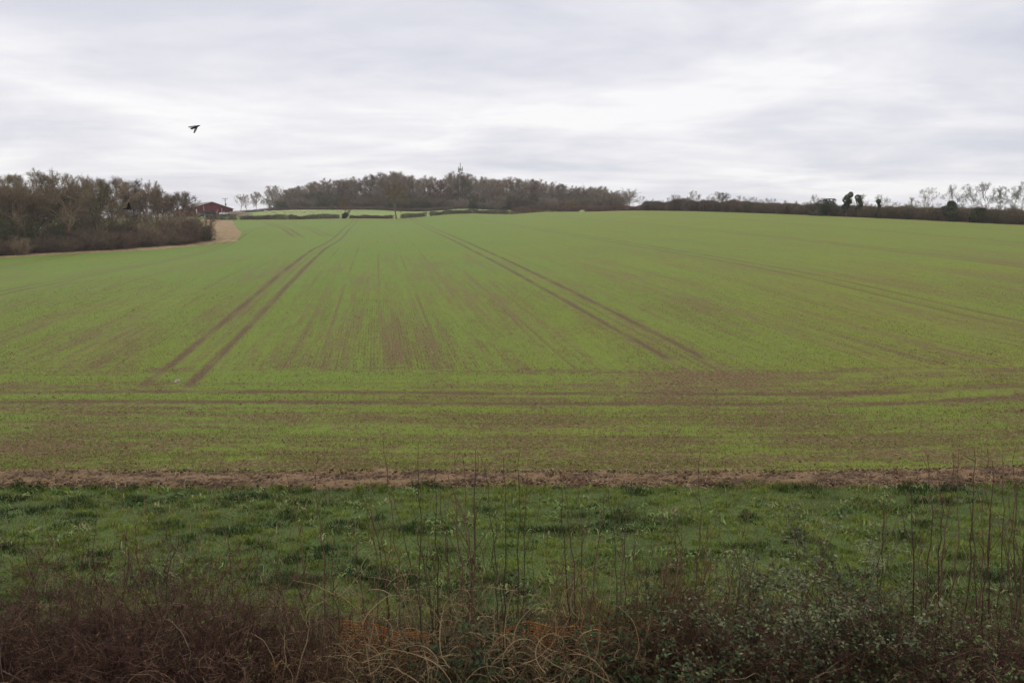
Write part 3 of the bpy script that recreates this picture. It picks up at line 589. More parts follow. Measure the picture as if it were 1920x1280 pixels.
for (u, v, Yd, k, sc, mt_, lb) in [
    (450, 365, 440, 'ash0', 1.0, BARK_GREY, 'leftmost small bare tree between the barn and the hilltop wood'), (461, 364, 445, 'ash2', 1.0, BARK_GREY, 'slim bare tree close beside the leftmost one right of the barn'),
    (480, 361, 440, 'dense1', .9, BARK_GREY, 'rounded dark bare tree, third one right of the barn'), (513, 350, 450, 'oak1', .95, BARK_GREY, 'taller bare oak standing alone left of the hilltop wood'),
    (1182, 360, 460, 'oak3', 1.05, BARK_GREY, 'round headed bare tree standing alone right of the hilltop wood'), (1203, 368, 455, 'airy1', 1.0, BARK_GREY, 'smallest bare tree at the right end of the hilltop wood'),
    (742, 346, 359, 'oak3', .95, BARK_GOLD, 'golden brown rounded oak standing in the far hedge before the hilltop wood'), (646, 369, 353, 'dense2', .75, BARK_GOLD, 'small thin golden tree rising from an ivy bush in the far hedge'),
    (1068, 373, 385, 'shrub0', .9, BARK_GOLD, 'golden brown bush behind the far hedge, in front of the right half of the wood')]:
    x, h = top_h(u, v, Yd); place(k, 'field_tree' if 'shrub' not in k else 'golden_bush', 'tree' if 'shrub' not in k else 'shrub', x, Yd, h, lb, None, sc, mt_)

# ---- bare trees beyond the right hedge
def rhY(u):     # depth of the right hedge seen at column u
    a_, _ = ray(u, 400); P = np.array(RIGHT, float); t = np.linspace(0, 1, 800); x, y = along(RIGHT, t); return float(y[np.argmin(np.abs(x / y - a_))])
RB = [(1268, 366, 'airy0', BARK_GREY), (1300, 358, 'ash1', BARK_GREY), (1345, 360, 'airy1', BARK_GREY), (1357, 362, 'oak3', BARK_PALE), (1388, 368, 'airy2', BARK_GREY), (1425, 374, 'airy1', BARK_GREY), (1533, 366, 'airy0', BARK_PALE),
      (1615, 366, 'airy2', BARK_GREY), (1655, 366, 'airy0', BARK_PALE), (1741, 353, 'airy1', BARK_GREY), (1712, 371, 'airy2', BARK_GREY), (1794, 349, 'airy0', BARK_PALE), (1822, 347, 'airy1', BARK_PALE), (1851, 345, 'airy2', BARK_PALE),
      (1880, 350, 'ash1', BARK_PALE), (1899, 352, 'airy0', BARK_PALE), (1922, 343, 'airy1', BARK_PALE)]
RL = ['faint bare tree at the left end of the right hand hedgerow', 'small dark bare tree, the most upright near the left end of the right hedgerow', 'pale bushy bare tree just left of a similar one behind the right hedgerow',
      'pale spreading bare tree, right one of two together behind the right hedgerow', 'low faint bare tree right of the two together behind the right hedgerow', 'tiny bare tree barely above the right hedgerow', 'faint slender tree left of the ivy covered trunks',
      'faint bare tree right beside the tallest ivy covered trunk', 'faint bare tree behind the single ivy covered stump', 'fan shaped bare tree standing alone, midway between ivy stump and right edge', 'low bare tree at the left foot of the fan shaped one',
      'leftmost of the six pale bare trees at the right edge, leaning', 'second of the six pale bare trees at the right edge, wide forked', 'third of the six pale bare trees at the right edge, tallest fork', 'fourth of the six pale bare trees at the right edge, narrow',
      'fifth of the six pale bare trees at the right edge, with a rounded top', 'last pale bare tree, cut by the right edge of the picture']
for (u, v, k, mt_), lb in zip(RB, RL):
    Yd = rhY(min(u, 1915)) + random.uniform(14, 30) * (1 if u < 1700 else 2.2); x, h = top_h(u, v, Yd)
    place(k, 'bare_tree', 'tree', x, Yd, h, lb, 'bare trees beyond the right hedgerow', 1.0 if u < 1700 else .85, mt_)

# ------------------------------------------------------------------ hedges (twig clouds)
def hedge(name, line, Hf, width, mat, label, dens=40, seed=1, group=None, leaf=.1, cat='hedge', tw=.016):
    """clipped or rough hedge along a plan line; Hf(t, x, y) gives its height"""
    r = np.random.default_rng(seed); P = np.array(line, float); Ls = np.linalg.norm(np.diff(P, axis=0), axis=1).sum(); n = int(Ls * dens)
    t = r.uniform(0, 1, n); x, y = along(line, t); h = Hf(t, x, y) * (.93 + .14 * vnoise(t * Ls * .9, t * 0, seed))
    ww = width * (.8 + .4 * vnoise(t * Ls * .5, t * 0 + 3, seed)); q = r.uniform(0, 1, n); zz = h * (1 - q ** 1.0)
    bl = np.minimum(1, .55 + .9 * (zz / np.maximum(h, .1))) * np.sqrt(np.maximum(.15, 1 - (zz / (h + .01)) ** 5))
    x0, y0 = x + r.uniform(-.5, .5, n) * ww * bl, y + r.uniform(-.5, .5, n) * ww * bl
    S_ = np.stack([x0, y0, hz(x0, y0) + zz * .92], -1); A_ = Acc()
    k = int(n * .55); D_ = np.stack([r.normal(0, .7, k), r.normal(0, .7, k), np.abs(r.normal(.5, .6, k))], -1)
    Qp = walk(S_[:k], D_, r.uniform(.25, .75, k), 3, .25, 0, r); A_.add(*tubes(Qp, taper(np.full(k, tw * 1.2), np.full(k, tw * .6), 3)), np.repeat(r.uniform(0, 1, k), 9))
    B = S_[k:]; m_n = len(B); a1 = nrm(r.normal(size=(m_n, 3))) * leaf; a2 = nrm(np.cross(a1, r.normal(size=(m_n, 3)))) * leaf * .6
    Vq = np.stack([B - a1, B + a2, B + a1, B - a2], 1).reshape(-1, 3); A_.add(Vq, np.arange(m_n * 4).reshape(-1, 4), np.repeat(r.uniform(0, 1, m_n), 4))
    c = np.array([x.mean(), y.mean(), float(hz(x.mean(), y.mean()))]); A_.V = [v - c for v in A_.V]
    o = A_.build(name, mat); o.location = c; return tag(o, label, cat, group)
def upts(us, Yf): return [tuple(g(u, Yf(u), 405)[:2]) for u in us]
fY = lambda u: float(np.interp(u, [390, 564, 736, 960, 1098, 1210], [318, 345, 360, 365, 360, 322]))
FH = [(386, 443, 409, 401, HEDGE_FAR, 'short clipped brown hedge section right below the red barn'), (449, 536, 409, 402, HEDGE_FAR, 'clipped hedge section second from the left, in front of the first sheep'),
      (539, 636, 408, 401, HEDGE_FAR, 'darker hedge section left of the ivy bush with the thin golden tree'), (656, 736, 408, 403, HEDGE_FAR, 'low hedge section between the ivy bush and the golden brown oak'),
      (752, 799, 408, 401, HEDGE_FAR, 'short hedge section directly right of the golden brown oak'), (806, 953, 403, 396, HEDGE_FAR, 'long brown hedge section rising to the right below the mast'),
      (957, 1086, 400, 392, HEDGE_RED, 'russet brown clipped hedge section below the right half of the hilltop wood'), (1096, 1212, 395, 386, HEDGE_RED, 'russet hedge section at the crest, ending at the right hand hedgerow')]
for i, (u0, u1, vb, vt, mt_, lb) in enumerate(FH):
    us = np.linspace(u0, u1, 6); hh_ = (vb - vt) / F * 355 * 1.12
    hedge('far_hedge', upts(us, lambda u: fY(u) + .8), lambda t, x, y, h_=hh_: h_ * (0.62 + .45 * vnoise(x * .35, t * 0, 40 + i) + .3 * vnoise(x * 1.3, t * 0, 50 + i)), 1.8, mt_, lb, 330, 60 + i, 'clipped hedge along the far side of the field', .17)
hedge('upper_hedge', [tuple(g(u, 447, 395)[:2]) for u in (430, 520, 640, 760, 870)], lambda t, x, y: 1.5 + .5 * vnoise(t * 20, t * 0, 9), 2.5, BRUSH, 'dark hedge behind the sheep at the top of the pasture', 260, 90, leaf=.2)
hedge('upper_hedge', [tuple(g(u, 415, 395)[:2]) for u in (960, 1040, 1085, 1130)], lambda t, x, y: 2.0 + .5 * vnoise(t * 12, t * 0, 9), 2.0, HEDGE_RED, 'russet hedge line behind the crest, at the foot of the right half of the wood', 260, 91, leaf=.2)
# ivy bush at the foot of the thin golden tree
def ivy_mass(name, u, vb, vt, wpx, Yd, label, seed, mat=IVY_DARK, lobes=7, n=2600, leaf=.16, group=None, cat='ivy tree', neck=False):
    r = np.random.default_rng(seed); a_, _ = ray(u, vb); x = a_ * Yd; z0 = float(hz(x, Yd)); H = at(u, vt, Yd)[2] - z0; Wm = wpx / F * Yd
    o = empty(name, (x, Yd, z0)); A_ = Acc(); per = n // lobes
    for i in range(lobes):
        f = i / max(1, lobes - 1); rr = Wm * (.5 if not neck else (.5 if f < .3 else (.22 if f < .6 else .40))) * r.uniform(.45, 1.15)
        c = np.array([r.normal(0, .22) * Wm * (1 - .6 * f) + math.sin(seed + f * 4) * Wm * .12, r.normal(0, .2) * Wm, H * (.10 + .80 * f)]); d = nrm(r.normal(size=(per, 3))) * (r.uniform(.3, 1, per) ** .45)[:, None]
        B = c + d * np.array([rr, rr, max(rr * .75, H * .12)]); B[:, 2] = np.clip(B[:, 2], .03, H * 1.02)
        a1 = nrm(r.normal(size=(per, 3))) * leaf; a2 = nrm(np.cross(a1, r.normal(size=(per, 3)))) * leaf * .7
        A_.add(np.stack([B - a1, B + a2, B + a1, B - a2], 1).reshape(-1, 3), np.arange(per * 4).reshape(-1, 4), np.repeat(r.uniform(0, 1, per), 4))
    A_.build('ivy', mat, o); T = Acc(); P = walk(np.zeros((3, 3)), np.array([[.05, 0, 1.], [-.1, .05, 1], [.12, 0, 1]]), np.array([H * .95, H * .7, H * .8]), 6, .07, .05, r)
    T.add(*tubes(P, taper(np.full(3, .16), np.full(3, .03), 6), 5)); T.build('trunk', BARK_WARM, o); return tag(o, label, cat, group)
ivy_mass('ivy_bush', 648, 409, 399, 9, 352, 'dark green ivy bush at the foot of the thin golden tree', 3, n=1500, leaf=.2, cat='shrub')
# right hand hedgerow
tv = [(1205, 380), (1215, 376), (1236, 377), (1246, 380), (1262, 374), (1285, 371), (1300, 376), (1330, 374), (1350, 379), (1375, 374), (1400, 378), (1440, 380), (1470, 379), (1500, 383), (1530, 380), (1560, 384), (1640, 387), (1700, 384), (1730, 388), (1800, 389), (1920, 391), (2100, 394)]
tu, tvv = zip(*tv)
def rh(t, x, y):
    u = 960 + x / y * (F * cp + 240 * sp); vt = np.interp(u, tu, tvv); zt = ZC + y * (-F * sp - (vt - 640) * cp) / (F * cp - (vt - 640) * sp); h = zt - hz(x, y)
    return np.clip(np.where(y < 150, 4.2, h), 1.5, 6) * (.80 + .22 * vnoise(x * .9, y * .9, 4) + .16 * vnoise(x * 2.6, y * 2.6, 5))
RL_ = [(51.5, 323), (80, 248.5), (108.5, 175), (133, 112), (160, 40)]
cuts = [0, .17, .33, .52, 1.0]; hl = ['dark brown hedgerow length nearest the field corner on the crest', 'hedgerow length of mixed bushes under the small bare trees', 'brown clipped hedgerow length around the ivy covered trunks', 'tall dense brown hedgerow length running to the right edge']
for i in range(4):
    xs, ys = along(RL_, np.linspace(cuts[i], cuts[i + 1], 14)); hedge('hedgerow', list(zip(xs, ys)), rh, 3.0, [HEDGE_FAR, BRUSH, BRUSH, BRUSH][i], hl[i], 900, 200 + i, 'hedgerow on the right side of the field', .15)
for i in range(30):
    u = 1225 + i * 23 + random.uniform(-9, 9); Yd = rhY(min(u, 1918)) - .6; x, h = top_h(u, np.interp(u, tu, tvv) - random.uniform(-3, 4), Yd)
    place('shrub%d' % (i % 4), 'hedgerow_bush', 'shrub', x, Yd, max(h, 1.6), 'untrimmed twiggy bush growing out of the right hand hedgerow', 'bushes in the right hand hedgerow', .8, random.choice([BRUSH, BARK_OLIVE, BRUSH_GREEN, BARK_WARM, HEDGE_FAR]))
for i in range(40):
    u = 1222 + i * 17.6 + random.uniform(-8, 8); Yd = rhY(min(u, 1918)) + random.uniform(.5, 3); x, h = top_h(u, np.interp(u, tu, tvv) - random.uniform(1, 11) * (1 if u < 1440 else .7), Yd)
    place('airy%d' % (i % 3), 'hedgerow_sapling', 'tree', x, Yd, max(h, 1.8), 'small twiggy bare sapling poking up above the right hand hedgerow', 'saplings in the right hand hedgerow', .8, random.choice([BRUSH, BARK_OLIVE, BARK_WARM, BARK_GREY]))
ivy_mass('ivy_covered_tree', 1586, 404, 361, 19, rhY(1586) - 1, 'tallest ivy covered trunk in the right hedgerow, with a knobbly top', 11, lobes=9, n=3200, neck=False)
ivy_mass('ivy_covered_tree', 1609, 404, 366, 13, rhY(1609) - 1, 'narrower ivy covered trunk just right of the tallest', 12, lobes=8, n=1800)
ivy_mass('ivy_covered_tree', 1553, 403, 374, 28, rhY(1553) - 1, 'wide low ivy mound left of the tallest ivy covered trunk', 13, lobes=6, n=3000, cat='shrub')
ivy_mass('ivy_covered_tree', 1648, 407, 374, 13, rhY(1648) - 1, 'single ivy covered stump with a mushroom shaped head', 14, lobes=7, n=1800, neck=True)
ivy_mass('ivy_covered_tree', 1782, 415, 378, 30, rhY(1782) - 1, 'dark green ivy mound in the hedgerow left of the pale trees', 15, lobes=7, n=3400, cat='shrub')
ivy_mass('ivy_covered_tree', 1830, 415, 391, 26, rhY(1830) - 1.4, 'low dark green ivy patch right of the ivy mound', 16, lobes=6, n=2200, cat='shrub')

# ------------------------------------------------------------------ barn and farmyard
def box(A_, c, s, c_=.5, rot=0.0):
    c = np.array(c, float); s = np.array(s, float) / 2; q = np.array([[i, j, k] for k in (-1, 1) for j in (-1, 1) for i in (-1, 1)]) * s
    if rot: ca, sa = math.cos(rot), math.sin(rot); q = np.stack([q[:, 0] * ca - q[:, 1] * sa, q[:, 0] * sa + q[:, 1] * ca, q[:, 2]], -1)
    A_.add(q + c, np.array([[0, 2, 3, 1], [4, 5, 7, 6], [0, 1, 5, 4], [2, 6, 7, 3], [0, 4, 6, 2], [1, 3, 7, 5]]), c_)
REDM = NT('red_sheeting'); s3 = REDM.n('ShaderNodeSeparateXYZ'); REDM.l(REDM.tc, s3.inputs[0])
cor = REDM.math('SINE', REDM.math('MULTIPLY', s3.outputs[0], 20.0)); pn = REDM.noise(REDM.xyz(REDM.math('MULTIPLY', s3.outputs[0], 1.0), REDM.math('MULTIPLY', s3.outputs[1], 1.0), REDM.math('MULTIPLY', s3.outputs[2], .25)), .7, 3)
cl = REDM.mix(REDM.ss(REDM.noise(REDM.tc, .5, 3), .3, .7), (0.085, 0.012, 0.014), (0.125, 0.022, 0.022)); cl = REDM.mix(REDM.ss(pn, .62, .67), cl, (0.26, 0.15, 0.15))
REDM.l(cl, REDM.b.inputs['Base Color']); REDM.bump(cor, .04, .6); REDM = REDM.m
ROOFM = NT('grey_roof_sheet'); s3 = ROOFM.n('ShaderNodeSeparateXYZ'); ROOFM.l(ROOFM.tc, s3.inputs[0])
ROOFM.l(ROOFM.mix(ROOFM.noise(ROOFM.tc, .6, 4), (0.12, 0.105, 0.10), (0.24, 0.215, 0.20)), ROOFM.b.inputs['Base Color']); ROOFM.bump(ROOFM.math('SINE', ROOFM.math('MULTIPLY', s3.outputs[1], 16.0)), .04, .6); ROOFM = ROOFM.m
apex = at(396.7, 379, 400); bz = float(hz(apex[0] - 5, 410)) - .3; rise = 3.2; eave = apex[2] - rise - bz
barn = empty('red_barn', (apex[0], 400, bz), math.atan2(17.5, 25)); tag(barn, 'large red sheet metal barn with a shallow grey gabled roof left of the fields', 'barn')
w2, Lb_ = 10.0, 30.5
A_ = Acc(); v_ = np.array([[-w2, 0, 0], [w2, 0, 0], [w2, 0, eave], [0, 0, eave + rise], [-w2, 0, eave]]); A_.add(np.concatenate([v_, v_ + [0, Lb_, 0]]), [np.array([[0, 1, 2, 3, 4], [9, 8, 7, 6, 5]]), np.array([[1, 6, 7, 2], [5, 0, 4, 9]])]); A_.build('wall', REDM, barn)
A_ = Acc()
for sgn in (-1, 1):
    d = np.array([sgn * (w2 + .5), 0, -rise * .5 / w2]); T0 = np.array([0, -.5, eave + rise + .06]); E0 = T0 + [d[0], 0, -rise + d[2]]; T1, E1 = T0 + [0, Lb_ + 1, 0], E0 + [0, Lb_ + 1, 0]; th = np.array([0, 0, .12])
    A_.add(np.array([T0, E0, E1, T1, T0 + th, E0 + th, E1 + th, T1 + th]), np.array([[0, 1, 2, 3], [7, 6, 5, 4], [0, 4, 5, 1], [1, 5, 6, 2], [2, 6, 7, 3], [3, 7, 4, 0]]))
A_.build('roof', ROOFM, barn)
DARK = paint('dark_opening', (0.012, 0.010, 0.012)); TRIM = paint('pale_trim', (0.45, 0.40, 0.38))
A_ = Acc(); box(A_, (-1.5, -.04, 1.2), (6.0, .06, 2.4)); A_.build('door_opening', DARK, barn)
A_ = Acc(); box(A_, (-7.2, -.04, eave * .5 + .2), (.5, .05, eave * .8)); A_.build('panel', TRIM, barn)
for sgn in (-1, 1):
    A_ = Acc(); d = np.array([sgn * w2, 0, -rise]); n_ = np.linalg.norm(d); q = np.array([[0, -.54, eave + rise + .0], [0, -.6, eave + rise + .0]])
    a0 = np.array([0, -.56, eave + rise + .2]); b0 = a0 + d * 1.05; A_.add(*tubes(np.array([[a0, (a0 + b0) / 2, b0]]), np.full((1, 3), .11), 4)); A_.build('barge_board', TRIM, barn)
# pole with transformer
PG = paint('pole_wood', (0.10, 0.085, 0.075)); p = at(422, 371, 425); bzp = float(hz(p[0], 425)); Hp = p[2] - bzp
po = empty('electricity_pole', (p[0], 425, bzp)); tag(po, 'wooden electricity pole with crossarm and small transformer behind the barn', 'utility pole')
A_ = Acc(); A_.add(*tubes(np.array([[[0, 0, 0], [0, 0, Hp / 2], [0, 0, Hp]]], float), np.array([[.2, .17, .14]]), 8)); A_.build('pole', PG, po)
A_ = Acc(); box(A_, (0, -.2, Hp - .6), (2.6, .14, .16)); A_.build('crossarm', PG, po)
A_ = Acc(); box(A_, (0, -.2, Hp - 1.3), (1.6, .12, .14)); A_.build('crossarm', PG, po)
for xx in (-1.2, 0, 1.2): A_ = Acc(); A_.add(*tubes(np.array([[[xx, -.2, Hp - .5], [xx, -.2, Hp - .3], [xx, -.2, Hp - .1]]]), np.array([[.09, .13, .06]]), 6)); A_.build('insulator', PG, po)
A_ = Acc(); A_.add(*tubes(np.array([[[.3, -.4, Hp - 4.0], [.3, -.4, Hp - 3.4], [.3, -.4, Hp - 2.8]]]), np.array([[.34, .38, .34]]), 10)); A_.build('transformer', paint('transformer_grey', (.09, .09, .09)), po)
# vehicles
def car(u, v, Yd, rz, colm, label, sc=1.0):
    p = g(u, Yd, v); p[2] = max(p[2], at(u, v, Yd)[2]) if False else p[2]
    o = empty('parked_car', p, rz); o.scale = (sc,) * 3; tag(o, label, 'car', 'vehicles in front of the barn')
    st = [(-2.1, .35, .85), (-2.05, .35, 1.0), (-1.2, .3, 1.05), (1.0, .3, 1.0), (1.95, .3, .8), (2.1, .35, .6)]
    A_ = Acc(); secs = []
    for (x, z0, z1) in st: secs.append([(x, -.82, z0), (x, -.86, (z0 + z1) / 2), (x, -.74, z1), (x, .74, z1), (x, .86, (z0 + z1) / 2), (x, .82, z0)])
    s_ = np.array(secs); k = 6; a = np.arange(len(st) * k).reshape(len(st), k); b = np.roll(a, -1, 1)
    A_.add(s_.reshape(-1, 3), [np.stack([a[:-1], b[:-1], b[1:], a[1:]], -1).reshape(-1, 4), np.array([a[0][::-1], a[-1]])]); A_.build('body', colm, o)
    A_ = Acc(); c_ = np.array([(-1.75, .7, 1.0), (-1.75, -.7, 1.0), (.95, -.7, .98), (.95, .7, .98), (-1.3, .58, 1.5), (-1.3, -.58, 1.5), (.25, -.58, 1.5), (.25, .58, 1.5)])
    A_.add(c_, np.array([[0, 1, 5, 4], [1, 2, 6, 5], [2, 3, 7, 6], [3, 0, 4, 7]])); A_.build('window', GLS, o)
    A_ = Acc(); box(A_, (-.52, 0, 1.52), (1.6, 1.2, .06)); A_.build('roof', colm, o)
    for xx in (-1.3, 1.3):
        for yy in (-.84, .84):
            A_ = Acc(); an = np.linspace(0, 2 * np.pi, 13)[:-1]; rg = np.stack([xx + .33 * np.cos(an), 0 * an + yy - .1, .33 + .33 * np.sin(an)], -1); rg2 = rg + [0, .2, 0]; i_ = np.arange(12)
            A_.add(np.concatenate([rg, rg2]), [np.stack([i_, (i_ + 1) % 12, (i_ + 1) % 12 + 12, i_ + 12], -1), np.array([i_[::-1], i_ + 12])]); A_.build('wheel', DARK, o)
GLS = paint('car_glass', (.03, .035, .04), .2)
car(381, 399, 345, .5, paint('dark_blue_paint', (.012, .018, .03), .3), 'dark blue car parked nearest the end of the left wood, before the barn', 1.15)
car(396, 401, 338, .1, paint('black_paint', (.012, .012, .014), .3), 'black car parked low between the other two before the barn')
car(420, 397, 372, 1.0, paint('silver_paint', (.50, .55, .62), .3), 'silver car parked at the right end of the barn')
# a small white trough and a manure heap
tp = g(387, 341, 402); A_ = Acc(); box(A_, (0, 0, .45), (1.6, .8, .5)); box(A_, (-.6, 0, .1), (.12, .7, .24)); box(A_, (.6, 0, .1), (.12, .7, .24)); o = A_.build('water_trough', paint('white_plastic', (.7, .7, .68))); o.location = tp; tag(o, 'small white trough beside the dark cars in front of the barn', 'trough')
hp = g(443, 375, 400); r_ = np.random.default_rng(4); A_ = Acc(); th = np.linspace(0, 2 * np.pi, 25)[:-1]; rings = []
for k in range(7): f = k / 6; rings.append(np.stack([np.cos(th) * 7.5 * (1 - f) * (1 + .12 * r_.normal(size=24)), np.sin(th) * 3 * (1 - f), np.full(24, 1.5 * math.sin(f * 1.57)) + .08 * r_.normal(size=24)], -1))
s_ = np.array(rings); a = np.arange(7 * 24).reshape(7, 24); b = np.roll(a, -1, 1); A_.add(s_.reshape(-1, 3), np.stack([a[:-1], b[:-1], b[1:], a[1:]], -1).reshape(-1, 4)); o = A_.build('muck_heap', paint('muck', (.10, .07, .058)), smooth=True); o.location = hp; tag(o, 'long low brown muck heap right of the barn', 'heap')

# ------------------------------------------------------------------ mast
mp = at(863, 305, 472); mz = float(hz(mp[0], 472)); HM = mp[2] - mz; MG = paint('galvanised', (.30, .31, .32), .5)
mo = empty('telecom_mast', (mp[0], 472, mz)); tag(mo, 'tall pale grey lattice telecom mast rising out of the hilltop wood', 'mast')
A_ = Acc(); LH = HM - 3.5; cs = [(-.8, -.8), (.8, -.8), (.8, .8), (-.8, .8)]
for (a0, b0) in cs: A_.add(*tubes(np.array([[[a0, b0, 0], [a0 * .8, b0 * .8, LH / 2], [a0 * .6, b0 * .6, LH]]]), np.full((1, 3), .12), 4))
nl = 16
for i in range(nl):
    z0, z1 = LH * i / nl, LH * (i + 1) / nl; s0, s1 = 1 - .4 * i / nl, 1 - .4 * (i + 1) / nl
    for k in range(4):
        (x0, y0), (x1, y1) = cs[k], cs[(k + 1) % 4]
        if i % 2: x0, y0, x1, y1 = x1, y1, x0, y0
        A_.add(*tubes(np.array([[[x0 * s0, y0 * s0, z0], [(x0 * s0 + x1 * s1) / 2, (y0 * s0 + y1 * s1) / 2, (z0 + z1) / 2], [x1 * s1, y1 * s1, z1]]]), np.full((1, 3), .08), 3))
A_.build('lattice_tower', MG, mo)
A_ = Acc(); A_.add(*tubes(np.array([[[0, 0, LH - 1.], [0, 0, LH + 1.5], [0, 0, HM]]]), np.array([[.34, .28, .2]]), 6)); A_.build('pole', MG, mo)
A_ = Acc(); box(A_, (0, 0, LH), (2.6, 2.6, .12)); A_.build('platform', MG, mo)
for an in (0, 2.1, 4.2): A_ = Acc(); box(A_, (math.cos(an + .5) * 1.25, math.sin(an + .5) * 1.25, LH - .1 + .2), (.5, .4, 2.4)); A_.build('antenna_panel', MG, mo)
for (xx, zz, rr) in ((1.1, LH - 2.2, .6), (-1.0, LH - 1.6, .4)):
    A_ = Acc(); an = np.linspace(0, 2 * np.pi, 15)[:-1]; r1 = np.stack([xx + rr * np.cos(an), 0 * an - 1.0, zz + rr * np.sin(an)], -1); r2 = r1 + [0, .35, 0]; i_ = np.arange(14)
    A_.add(np.concatenate([r1, r2]), [np.stack([i_, (i_ + 1) % 14, (i_ + 1) % 14 + 14, i_ + 14], -1), np.array([i_[::-1], i_ + 14])]); A_.build('dish', MG, mo)

# ------------------------------------------------------------------ sheep
def skin_mesh(verts, edges, radii, name, mat, parent=None, sub=2):
    me = bpy.data.meshes.new(name); me.from_pydata([tuple(v) for v in verts], edges, []); o = link(name, me, parent); me.materials.append(mat)
    o.modifiers.new('s', 'SKIN'); sv = me.skin_vertices[0].data
    for i, r in enumerate(radii): sv[i].radius = r if isinstance(r, tuple) else (r, r)
    sv[0].use_root = True
    if sub: sm = o.modifiers.new('b', 'SUBSURF'); sm.levels = sub; sm.render_levels = sub
    dg = bpy.context.evaluated_depsgraph_get(); nm = bpy.data.meshes.new_from_object(o.evaluated_get(dg)); o.modifiers.clear(); o.data = nm; nm.name = name
    if not nm.materials: nm.materials.append(mat)
    for p_ in nm.polygons: p_.use_smooth = True
    return o
WOOL = paint('wool', (.50, .44, .35), .95); FACE = paint('sheep_face', (.34, .29, .24), .9)
V_ = [(0, 0, .62), (.38, 0, .64), (-.40, 0, .62), (-.55, 0, .60), (.56, 0, .70), (.72, 0, .52), (.84, 0, .36), (.36, .15, .42), (.37, .15, .02), (.36, -.15, .42), (.37, -.15, .02), (-.38, .15, .42), (-.40, .15, .02), (-.38, -.15, .42), (-.40, -.15, .02)]
E_ = [(0, 1), (0, 2), (2, 3), (1, 4), (4, 5), (5, 6), (1, 7), (7, 8), (1, 9), (9, 10), (2, 11), (11, 12), (2, 13), (13, 14)]
RR = [.29, .26, .27, .14, .15, .10, .06] + [.09, .035] * 4
sh0 = skin_mesh(V_, E_, RR, 'sheep', WOOL)
ear = Acc(); box(ear, (.68, .1, .60), (.05, .14, .04)); box(ear, (.68, -.1, .60), (.05, .14, .04)); e0 = ear.build('ears', FACE, sh0)
SP = [(498, 397.6, 0), (511, 397.6, 3), (516, 397.3, .3), (535, 397.5, 2.8), (543, 397.5, 0), (549, 397.4, 3.1), (557, 397.3, .2), (567, 397.4, 0), (572, 397.2, 2.9), (583, 397.2, .1), (589, 397.3, 3.3), (603, 396.8, 0), (634, 396.6, 3), (640, 396.8, .2), (655, 396.6, 0), (667, 396.6, 3)]
SLB = ['first sheep from the left in the pasture, grazing apart', 'second sheep from the left, close before the third', 'third sheep from the left, just right of the second', 'fourth sheep from the left, start of the long middle group',
       'fifth sheep from the left, in the middle group', 'sixth sheep from the left, facing left in the middle group', 'seventh sheep from the left, in the middle group', 'eighth sheep from the left, right of the seventh', 'ninth sheep from the left, facing left beside the eighth',
       'tenth sheep from the left, in the right half of the middle group', 'eleventh sheep from the left, last of the long middle group', 'lone cream sheep between the middle group and the thin golden tree', 'sheep just left of the thin golden tree in the hedge',
       'sheep directly behind the thin golden tree', 'second last sheep, just right of the thin golden tree', 'last sheep on the right, towards the golden brown oak']
def depth_at(u, v, lo, hi):
    best, by = 9, lo
    for Yd in np.linspace(lo, hi, 60):
        d = abs(at(u, v, Yd)[2] - float(hz(ray(u, v)[0] * Yd, Yd)))
        if d < best: best, by = d, Yd
    return by
for i, (u, v, rz) in enumerate(SP):
    o, e_ = (sh0, e0) if i == 0 else (sh0.copy(), e0.copy())
    if i: COL.objects.link(o); COL.objects.link(e_); e_.parent = o
    Yd = depth_at(u, v + 1.5, 380, 445); p = g(u, Yd, v); o.location = p; o.rotation_euler = (0, 0, rz + random.uniform(-.3, .3)); o.scale = (1.15,) * 3; tag(o, 'cream woolly ' + SLB[i] if 'cream' not in SLB[i] else SLB[i], 'sheep', 'sheep in the upper pasture')

# ------------------------------------------------------------------ crows
BLK = paint('crow_black', (.012, .012, .016), .5)
def crow(label, Yd, body, wings, pxm):
    """body: list of (u,v,dy,r); wings: outlines (u,v,dy) in order, from root"""
    c = at(*body[1][:2], Yd); B = [at(b[0], b[1], Yd + b[2]) - c for b in body]; o = skin_mesh(B, [(i, i + 1) for i in range(len(B) - 1)], [b[3] for b in body], 'crow', BLK); o.location = c
    for nm, wv in wings:
        W_ = np.array([at(q[0], q[1], Yd + q[2]) - c for q in wv]); n_ = len(W_); th = np.array([0, .012, .012]); A_ = Acc()
        i_ = np.arange(n_); A_.add(np.concatenate([W_ + th, W_ - th]), [i_[None], (i_[::-1] + n_)[None], np.stack([i_, i_ + n_, (i_ + 1) % n_ + n_, (i_ + 1) % n_], -1)]); A_.build(nm, BLK, o)
    return tag(o, label, 'bird', 'crows in flight')
crow('black crow flying to the right in the open sky, wings swept down', 40, [(361, 240.5, .05, .03), (366, 238.6, 0, .055), (370, 237, 0, .05), (373, 235.8, 0, .032), (375.6, 235.7, 0, .010)],
     [('wing', [(370.5, 239, -.05), (369, 243, -.3), (366.5, 247.5, -.5), (364.5, 249.6, -.6), (362.8, 249.2, -.6), (363.8, 245, -.35), (364.5, 241, -.08)]),
      ('wing', [(370, 236.2, .06), (366, 235.4, .3), (360, 237.0, .5), (353, 238.0, .7), (353.5, 239.0, .7), (359, 239.3, .45), (364, 239.3, .1)]),
      ('tail', [(364, 240, 0), (361, 240, .05), (357, 240.6, .1), (357.3, 242.2, .1), (361, 242.6, .05), (364, 241, 0)])], 1)
